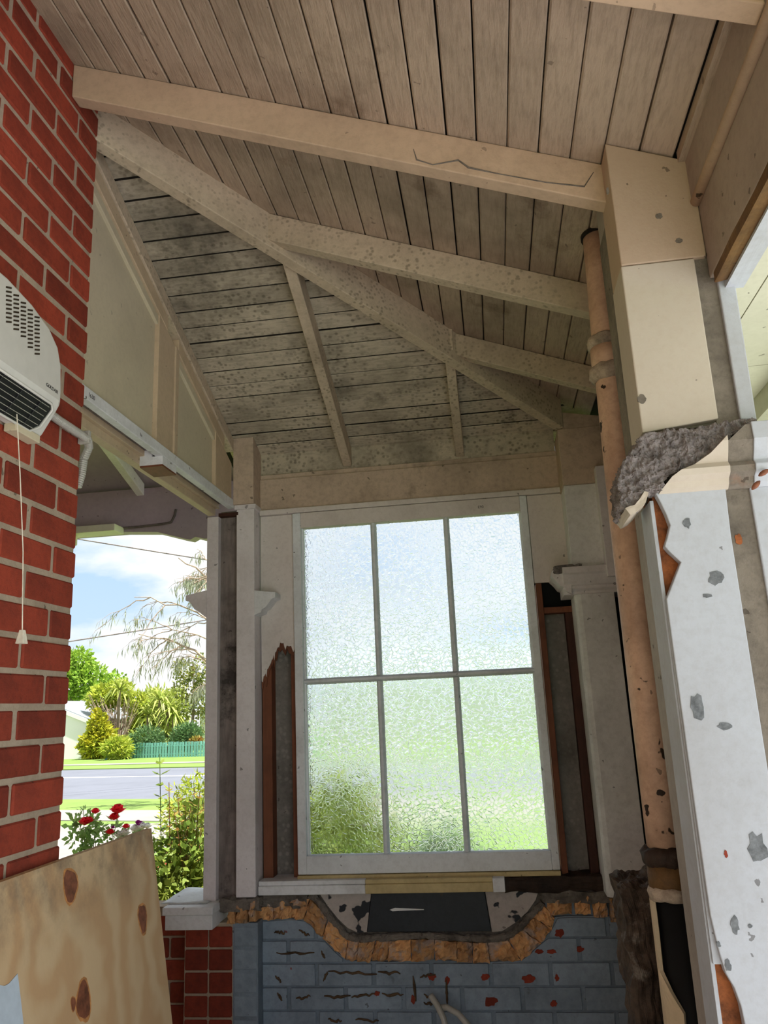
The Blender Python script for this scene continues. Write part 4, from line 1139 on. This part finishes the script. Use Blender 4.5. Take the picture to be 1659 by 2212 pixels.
# ------------------------------------------------------------------ power lines
for (a, b, lab) in (((120, 1156, 440, 1208), 0, 'upper black service wire crossing the sky in the opening'), ((100, 1393, 470, 1335), 0, 'lower black service wire behind the bare branches')):
    p0, p1 = atY(a[0], a[1], 18.0), atY(a[2], a[3], 20.0)
    d = p1-p0
    pts = [p0-d*2.0+(d*5.0)*(q/24)+Vector((0, 0, .10*((q/24-.5)**2*4-.08))) for q in range(25)]
    o = obj('service_wire', MB().tube(pts, .016, 6), M['slot']); tag(o, lab, 'wire', 'overhead wires')

# ------------------------------------------------------------------ plants
def leaf_quad(V, F, p, d, nrm_, L, Wd):
    d = d.normalized(); s_ = d.cross(nrm_)
    if s_.length < 1e-4: s_ = d.orthogonal()
    s_.normalize()
    i_ = len(V)
    V += [tuple(p), tuple(p+d*L*.45+s_*Wd*.5), tuple(p+d*L), tuple(p+d*L*.45-s_*Wd*.5)]
    F.append((i_, i_+1, i_+2, i_+3))
def rv():
    while True:
        v = Vector((random.uniform(-1, 1), random.uniform(-1, 1), random.uniform(-1, 1)))
        if .01 < v.length <= 1: return v
def cloud(blobs, count, L, Wd, droop=0.0, shell=.55):
    V = []; F = []
    tot = sum(b[1][0]*b[1][1]*b[1][2] for b in blobs)
    for c, r in blobs:
        n_ = int(count*(r[0]*r[1]*r[2])/tot)
        for _ in range(n_):
            u_ = rv(); u_ = u_.normalized()*(shell+(1-shell)*random.random())
            p = Vector((c[0]+u_.x*r[0], c[1]+u_.y*r[1], c[2]+u_.z*r[2]))
            d = (rv()*1.0+u_*.8+Vector((0, 0, -droop)))
            leaf_quad(V, F, p, d, rv(), L*random.uniform(.6, 1.3), Wd*random.uniform(.7, 1.2))
    me = bpy.data.meshes.new('foliage'); me.from_pydata(V, [], F)
    return me
def bent(a, b, bow, n_=6):
    a, b = Vector(a), Vector(b)
    return [a.lerp(b, t/n_)+Vector(bow)*math.sin(math.pi*t/n_) for t in range(n_+1)]

random.seed(40)
YT = 33.0
def far(px, py, Y=YT): return atY(px, py, Y)
# large green tree at left
c = far(155, 1470, 46); tr = thing('street_tree', (c.x, c.y, GROUND), 'broad light green tree above the white garage across the road', 'tree')
obj('trunk', MB().tube([(c.x, c.y, GROUND), (c.x+.1, c.y, c.z)], [.25, .15], 10), M['bark'], tr)
bl = []
for (px, py, r) in ((165, 1440, 1.0), (190, 1470, 1.1), (150, 1480, 1.2), (215, 1490, .8), (175, 1420, .6), (120, 1450, 1.3), (240, 1475, .65), (258, 1465, .35)):
    q = far(px, py, 46); bl.append((q, (r*1.15, r*1.15, r)))
obj('foliage', cloud(bl, 5200, .30, .17), M['leaf_tree'], tr)
# dead grey shrub
c = far(255, 1575, 38); sh_ = thing('dead_shrub', (c.x, c.y, GROUND), 'bare grey brown twiggy shrub in the hedge across the road', 'shrub')
mb = MB()
base = Vector((c.x, c.y, GROUND))
for q in range(90):
    tip = far(random.uniform(190, 300), random.uniform(1500, 1545), 38+random.uniform(-.5, .8))
    mid = base.lerp(tip, .5)+Vector((0, 0, .2))+rv()*.2
    mb.tube([base+rv()*.15, base.lerp(mid, .5)+rv()*.1, mid, tip], [.035, .03, .022, .010], 4, caps=False)
obj('twigs', mb, M['twig'], sh_)
# climber with yellow patches at left
def bush(name, label, blobs, m, n_, L, Wd, Yb=34, stemm='bark', group=None, cat='shrub'):
    q0 = far(blobs[0][0], blobs[0][1], Yb)
    t_ = thing(name, (q0.x, q0.y, GROUND), label, cat, group)
    bl_ = []
    for (px, py, rx, rz) in blobs:
        q = far(px, py, Yb); bl_.append((q, (rx*1.12, rx*.8, rz*1.12)))
    obj('foliage', cloud(bl_, n_, L, Wd), M[m], t_)
    obj('stem', MB().tube([(q0.x, q0.y, GROUND), (q0.x, q0.y, q0.z)], [.06, .04], 6), M[stemm], t_)
    return t_
bush('climbing_shrub', 'yellow green leafy shrub beside the white garage wall', [(212, 1580, .45, .9), (205, 1610, .7, .6), (225, 1600, .5, .7)], 'leaf_yellow', 2600, .24, .15, 37.0)
bush('low_shrub', 'low green weedy shrub at the end of the teal fence', [(258, 1620, .55, .5), (245, 1615, .5, .4)], 'leaf_hedge', 1400, .26, .07, 35.6)
bush('golden_shrub', 'golden green shrub spilling over the dead twigs', [(230, 1510, .9, .5), (255, 1495, .7, .5), (295, 1520, .6, .5), (300, 1560, .45, .7), (225, 1495, .6, .3)], 'leaf_hedge', 3000, .31, .11, 39)
bush('hedge_shrub', 'tall green hedge shrub filling the back behind the palms', [(340, 1535, 1.1, 1.1), (375, 1530, .8, .9), (310, 1545, .7, .9), (330, 1590, 1.2, .8), (370, 1585, .9, .8)], 'leaf_palm', 5200, .40, .10, 40)
bush('conifer_shrub', 'dark feathery green shrub behind the middle of the teal fence', [(318, 1598, .75, .55), (312, 1618, .7, .45), (335, 1610, .5, .4)], 'leaf_dark', 2600, .24, .045, 36.6)
bush('conifer_shrub', 'grey green rounded shrub beside the post behind the fence', [(402, 1590, .62, .5), (390, 1600, .5, .4), (415, 1585, .4, .45)], 'leaf_dark', 2200, .24, .045, 36.8)
bush('blossom_shrub', 'small orange flowering plant at the right of the fence', [(424, 1604, .28, .2)], 'leaf_bronze', 500, .18, .09, 36.4)
# palm-like cabbage trees: rosettes of strap leaves
def rosette(px, py, R, n_, Yb):
    c_ = far(px, py, Yb); V = []; F = []
    for q in range(n_):
        a = random.uniform(0, 2*math.pi); el = random.uniform(-.5, 1.2)
        d = Vector((math.cos(a)*math.cos(el), math.sin(a)*math.cos(el), math.sin(el)))
        L = R*random.uniform(.7, 1.1); w_ = .055
        s_ = d.cross(Vector((0, 0, 1))).normalized()*w_
        p_ = [c_, c_+d*L*.5+Vector((0, 0, .02*R)), c_+d*L+Vector((0, 0, -.45*L*(1-.3*el)))]
        i_ = len(V)
        V += [tuple(p_[0]-s_*.5), tuple(p_[0]+s_*.5), tuple(p_[1]+s_), tuple(p_[1]-s_), tuple(p_[2])]
        F += [(i_, i_+1, i_+2, i_+3), (i_+3, i_+2, i_+4)]
    me = bpy.data.meshes.new('leaf_rosette'); me.from_pydata(V, [], F); return me, c_
for (px, py, lab) in ((258, 1490, 'spiky cabbage palm crown above the dead twiggy shrub'), (292, 1598, 'small spiky palm rising behind the left end of the fence'), (320, 1545, 'mid green spiky palm left of the largest palm'), (362, 1530, 'tallest spiky palm in front of the hedge'),
                      (375, 1545, 'yellowing spiky palm at the right of the hedge'), (358, 1590, 'drooping spiky palm just above the teal fence'), (345, 1512, 'spiky palm crown showing at the top of the hedge')):
    me, c_ = rosette(px, py, 1.12, 46, 37.6)
    t_ = thing('cabbage_palm', (c_.x, c_.y, GROUND), lab, 'palm', 'palms across the road')
    obj('leaf_rosette', me, M['leaf_palm'], t_)
    obj('trunk', MB().tube([(c_.x, c_.y, GROUND), (c_.x, c_.y, c_.z)], .07, 8), M['bark'], t_)
# ivy clad pole tree at right
c = far(405, 1500, 38); iv = thing('ivy_tree', (c.x, c.y, GROUND), 'thin ivy covered tree left of the corner post', 'tree')
obj('trunk', MB().tube(bent((c.x+.1, c.y, GROUND), (c.x+.25, c.y, c.z+1.6), (.15, 0, 0)), [.10, .09, .08, .07, .06, .05, .04], 8), M['bark'], iv)
bl = []
for (px, py, rx, rz) in ((388, 1480, .28, .55), (400, 1450, .35, .5), (415, 1480, .4, .7), (432, 1450, .35, .7), (425, 1520, .3, .5), (405, 1530, .25, .5), (440, 1500, .4, .8), (385, 1440, .2, .35), (435, 1560, .3, .5)):
    bl.append((far(px, py, 38), (rx*1.25, rx*1.25, rz*1.25)))
obj('foliage', cloud(bl, 1800, .17, .11), M['leaf_ivy'], iv)
# gum tree with drooping sparse branches
gt0 = atY(560, 1500, 16); gt = thing('gum_tree', (gt0.x, gt0.y, GROUND), 'sparse drooping gum tree branches against the sky in the opening', 'tree')
wood = MB(); LV = []; LF = []
obj('trunk', MB().tube([(gt0.x, gt0.y, GROUND), (gt0.x-.1, gt0.y, 1.5), (gt0.x+.05, gt0.y, 5)], [.16, .12, .06], 8), M['bark'], gt)
def gum(a, b, r0, depth):
    a, b = Vector(a), Vector(b)
    L = (b-a).length
    pts = bent(a, b, (0, 0, .10*L), 7)
    pts = [p+rv()*.03*L*(1 if 0 < i_ < 7 else 0) for i_, p in enumerate(pts)]
    wood.tube(pts, [r0*(1-.75*i_/7) for i_ in range(8)], 5, caps=False)
    if depth == 0:
        for q in range(8):
            p = a.lerp(b, random.uniform(.2, 1.05))+rv()*.06
            leaf_quad(LV, LF, p, Vector((random.uniform(-.5, .3), random.uniform(-.3, .3), -1)), rv(), random.uniform(.12, .26), .022)
        return
    for q in range(5 if depth > 1 else 4):
        t = random.uniform(.35, 1.0)
        p = pts[min(7, int(t*7))]
        d = (b-a).normalized()*.45+rv()*.55+Vector((-.25, 0, -.45))
        gum(p, p+d.normalized()*L*random.uniform(.28, .5), r0*.45, depth-1)
for (s0, e0, r_) in (((520, 1480), (300, 1370), .035), ((520, 1330), (385, 1205), .035), ((520, 1400), (290, 1290), .03), ((520, 1440), (350, 1360), .025), ((540, 1300), (430, 1200), .03), ((520, 1520), (400, 1400), .03), ((540, 1250), (420, 1260), .03)):
    gum(atY(*s0, 16), atY(*e0, 16+random.uniform(-.8, .8)), r_, 2)
obj('branches', wood, M['twig'], gt)
me = bpy.data.meshes.new('foliage'); me.from_pydata(LV, [], LF)
obj('foliage', me, M['leaf_gum'], gt)

# white garage and neighbouring house
g0 = far(186, 1636, 38)
gr = thing('garage', (g0.x-2, g0.y, GROUND), 'white gabled garage across the road beside the brick wall edge', 'garage')
gx1 = g0.x; gyy = g0.y
zt_ = far(186, 1560, 38).z
obj('walls', MB().xz([(gx1-4.6, GROUND), (gx1, GROUND), (gx1, zt_), (gx1-2.3, zt_+.9), (gx1-4.6, zt_)], gyy, gyy+6), M['housewhite'], gr)
obj('barge_board', MB().xz([(gx1+.20, zt_-.12), (gx1+.20, zt_+.08), (gx1-2.3, zt_+1.08), (gx1-2.3, zt_+.88)], gyy-.12, gyy-.04), M['housewhite'], gr)
obj('roof', MB().xz([(gx1+.22, zt_+.06), (gx1+.22, zt_+.12), (gx1-2.3, zt_+1.14), (gx1-4.9, zt_+.12), (gx1-4.9, zt_+.06), (gx1-2.3, zt_+1.06)], gyy-.10, gyy+6.2), M['roofgrey'], gr)
h0 = far(431, 1600, 42)
hs_ = thing('neighbour_house', (h0.x+2, h0.y, GROUND), 'white house wall showing behind the ivy tree at the post', 'house')
hz = far(431, 1528, 42).z
obj('walls', MB().box(h0.x, h0.x+4.5, h0.y, h0.y+6, GROUND, hz), M['housewhite'], hs_)
obj('roof', MB().yz([(h0.y-.4, hz), (h0.y+3, hz+1.4), (h0.y+6.4, hz), (h0.y+6.4, hz-.08), (h0.y-.4, hz-.08)], h0.x-.3, h0.x+4.8), M['roofgrey'], hs_)
obj('window', MB().box(h0.x+.5, h0.x+1.6, h0.y-.03, h0.y, GROUND+1.2, GROUND+2.2), M['slot'], hs_)
# picket fence
f0 = atZ(268, 1639, GROUND); f1 = atZ(445, 1637, GROUND)
fdir = rdir.copy()
f0.z = GROUND; Lf = 12.0
fn_ = thing('picket_fence', (f0.x, f0.y, GROUND), 'teal picket fence in front of the shrubs across the road', 'fence')
npk = 66
fme = MB().box(-.055, .055, -.012, .012, 0, .68).mesh('picket'); fme.materials.append(M['fence'])
for q in range(npk):
    p = f0+fdir*(q*.155)
    o = bpy.data.objects.new('picket', fme); COL.objects.link(o); o.parent = fn_
    o.location = p-fn_.location+Vector((0, 0, random.uniform(-.02, .02))); o.rotation_euler = (0, random.uniform(-.02, .02), RD)
ra, rb_ = f0+rnor*.03, f0+fdir*(npk*.155)+rnor*.03
for zz in (.16, .52):
    obj('fence_rail', MB().tube([ra+Vector((0, 0, zz)), rb_+Vector((0, 0, zz))], .035, 4), M['fence'], fn_)
# blue lid on the verge
bl0 = atZ(252, 1640, GROUND)
o = obj('blue_tub', MB().tube([(bl0.x, bl0.y, GROUND+.01), (bl0.x, bl0.y, GROUND+.10), (bl0.x, bl0.y, GROUND+.14)], [.5, .55, .45], 18), plain('blue_plastic', '#3f93c8', .5)); tag(o, 'flat blue plastic tub on the verge by the teal fence', 'tub')

# near shrubs outside the opening
random.seed(77)
def spray(name, label, base, tips, leafm, stemm, L, Wd, nleaf, cat='shrub', group=None, pairs=True):
    t_ = thing(name, base, label, cat, group)
    V = []; F = []; st = MB()
    for tip in tips:
        tip = Vector(tip)
        b0 = Vector(base)+Vector((random.uniform(-.06, .06), random.uniform(-.05, .05), 0))
        pts = bent(b0, tip, rv()*.05, 10)
        st.tube(pts, [.0045*(1-.06*i_) for i_ in range(11)], 5, caps=False)
        for q in range(nleaf):
            t = .25+.75*q/nleaf
            i_ = min(9, int(t*10)); p = pts[i_].lerp(pts[i_+1], t*10-i_)
            a = q*1.57+random.uniform(-.3, .3)
            for s_ in ((0, math.pi) if pairs else (0,)):
                d = Vector((math.cos(a+s_), math.sin(a+s_), .45))
                leaf_quad(V, F, p, d, Vector((0, 0, 1)), L*random.uniform(.7, 1.2), Wd*random.uniform(.7, 1.2))
    obj('stems', st, M[stemm], t_)
    me_ = bpy.data.meshes.new('leaves'); me_.from_pydata(V, [], F); obj('leaves', me_, M[leafm], t_)
    return t_
def nr(px, py, Y): p = atY(px, py, Y); return (p.x, p.y, p.z)
b = nr(352, 1925, 4.15); b = (b[0], b[1], GROUND+.03)
spray('leafy_shoot', 'single tall leafy shoot standing in front of the road', b, [nr(345, 1628, 4.15)], 'leaf_bush', 'stem_green', .060, .036, 20)
b = nr(410, 1920, 4.2); b = (b[0], b[1], GROUND+.03)
spray('flowering_shrub', 'reddish stemmed shrub with bronze young leaves beside the post', b, [nr(365, 1690, 4.2), nr(384, 1715, 4.25), nr(400, 1725, 4.2), nr(420, 1700, 4.3), nr(432, 1708, 4.2), nr(375, 1745, 4.15), nr(412, 1740, 4.2), nr(440, 1735, 4.3), nr(392, 1760, 4.3)], 'leaf_bronze', 'stem_red', .040, .022, 24)
bl = [(nr(390, 1870, 4.25), (.20, .2, .16)), (nr(430, 1830, 4.3), (.14, .2, .25)), (nr(370, 1900, 4.2), (.16, .2, .12)), (nr(405, 1920, 4.3), (.25, .25, .15))]
c = nr(400, 1900, 4.25)
sb = thing('garden_shrub', (c[0], c[1], GROUND+.03), 'dense green shrub filling the foot of the opening by the post', 'shrub')
obj('foliage', cloud(bl, 1700, .055, .030), M['leaf_bush'], sb)
obj('stem', MB().tube([(c[0], c[1], GROUND+.03), (c[0], c[1], c[2])], [.012, .008], 6), M['stem_red'], sb)
# feathery yellowish plant behind
bl = [(nr(410, 1745, 5.2), (.20, .15, .18)), (nr(435, 1730, 5.2), (.15, .15, .2)), (nr(400, 1790, 5.2), (.2, .15, .2))]
c = nr(415, 1800, 5.2)
sb = thing('feathery_shrub', (c[0], c[1], GROUND), 'pale feathery yellow green plant behind the bronze shrub', 'shrub')
obj('foliage', cloud(bl, 1500, .05, .012), M['leaf_hedge'], sb)
obj('stem', MB().tube([(c[0], c[1], GROUND), (c[0], c[1], c[2])], [.012, .008], 6), M['stem_green'], sb)
# pink ground flowers behind
# roses
def flower(parent, c, R, m, n_=22):
    V = []; F = []
    for q in range(n_):
        a = q*2.4; el = .15+1.2*q/n_
        d = Vector((math.cos(a)*math.cos(el), math.sin(a)*math.cos(el), math.sin(el)))
        s_ = d.cross(Vector((0, 0, 1)))
        if s_.length < .01: s_ = Vector((1, 0, 0))
        s_.normalize(); w_ = R*.42; p = Vector(c)
        i_ = len(V)
        upv = s_.cross(d)
        V += [tuple(p), tuple(p+d*R*.55+s_*w_+upv*R*.15), tuple(p+d*R+s_*w_*.5+upv*R*.2), tuple(p+d*R-s_*w_*.5+upv*R*.2), tuple(p+d*R*.55-s_*w_+upv*R*.15)]
        F.append((i_, i_+1, i_+2, i_+3, i_+4))
    me_ = bpy.data.meshes.new('flower'); me_.from_pydata(V, [], F)
    return obj('flower', me_, M[m], parent)
YR = 4.6
def rose(label, base_px, tips, heads, leafm='leaf_rose', petal='petal_red'):
    b_ = nr(base_px, 1900, YR); b_ = (b_[0], b_[1], GROUND+.03)
    t_ = spray('rose_bush', label, b_, [nr(px, py, YR) for px, py in tips], leafm, 'stem_green', .050, .030, 14, 'rose', 'roses by the drive', False)
    bl_ = [(Vector(nr(px, py+38, YR)), (.07, .06, .10)) for px, py in tips]
    obj('foliage', cloud(bl_, 46*len(tips), .042, .026), M[leafm], t_)
    for (px, py, R) in heads: flower(t_, nr(px, py, YR-.06), R*1.35, petal)
rose('rose bush with the large red bloom rising above the plywood', 245, [(252, 1766), (240, 1780), (262, 1800)], [(254, 1758, .040), (246, 1772, .030), (238, 1803, .024), (272, 1790, .020)])
rose('rose bush with two crimson blooms nearest the brick wall', 190, [(207, 1765), (184, 1786), (170, 1760), (195, 1745), (180, 1740), (205, 1800)], [(183, 1783, .034), (192, 1778, .026), (206, 1758, .024)])
rose('small purple flowering plant above the plywood corner', 305, [(303, 1788), (298, 1795)], [(302, 1784, .020), (298, 1780, .016), (244, 1790, .012)], petal='petal_purple')
rose('white flowering plant half hidden by the plywood corner', 290, [(285, 1800), (310, 1790)], [(292, 1797, .03), (306, 1792, .03), (270, 1806, .028), (318, 1790, .024), (258, 1810, .028)], petal='petal_white')
rose('pale pink roses low in the shrubs beside the post', 370, [(365, 1872), (378, 1880)], [(362, 1872, .03), (376, 1866, .026), (345, 1880, .024), (425, 1806, .016)], petal='petal_pink')

# shrubs outside the patterned window
def hedge(label, cx, cy, r, h, m, n_, L=.10, Wd=.06):
    t_ = thing('outside_shrub', (cx, cy, GROUND), label, 'shrub', 'shrubs outside the window')
    bl_ = [((cx+random.uniform(-.3, .3)*r, cy+random.uniform(-.3, .3)*r, GROUND+h*(.35+.12*q)), (r*.8, r*.8, h*.38)) for q in range(4)]
    obj('foliage', cloud(bl_, n_, L, Wd), M[m], t_)
    obj('stem', MB().tube([(cx, cy, GROUND), (cx, cy, GROUND+h*.6)], [.03, .02], 6), M['bark'], t_)
hedge('dark green shrub blurred behind the lower left pane', -1.02, 4.5, .48, 1.22, 'leaf_bush', 3000)
hedge('low green shrub blurred behind the lower middle pane', -.36, 4.6, .36, .96, 'leaf_dark', 1800)

hw_ = thing('street_house', (-3.0, 43.0, GROUND), 'long white house across the road blurred behind the upper panes', 'house')
obj('walls', MB().box(-9.0, 6.0, 41.0, 47.0, GROUND, 1.5), M['housewhite'], hw_)
obj('roof', MB().yz([(40.5, 1.5), (44, 3.0), (47.5, 1.5), (47.5, 1.4), (40.5, 1.4)], -9.4, 6.4), M['roofgrey'], hw_)
o = obj('gravel_drive', MB().box(-4.5, 5.5, 12.5, 16.0, GROUND-.02, GROUND+.014), M['path']); tag(o, 'pale gravel drive beyond the window, blurred by the glass', 'driveway', kind='structure')
for (px, py, ang, lab) in ((1650, 1021, .5, 'upper of two brown cocoons on the pillar capital'), (1633, 1048, .75, 'lower of two brown cocoons on the pillar capital')):
    c = atY(px, py, YP-.040)
    dx, dz = math.cos(ang)*.013, math.sin(ang)*.013
    mbc = MB().tube([(c.x-dx, c.y, c.z-dz), (c.x-dx*.6, c.y, c.z-dz*.6), (c.x, c.y, c.z), (c.x+dx*.6, c.y, c.z+dz*.6), (c.x+dx, c.y, c.z+dz)], [.0015, .0045, .0058, .0045, .0012], 10)
    o = obj('cocoon', mbc, M['knot'], smooth=True); tag(o, lab, 'cocoon', 'cocoons on the pillar')
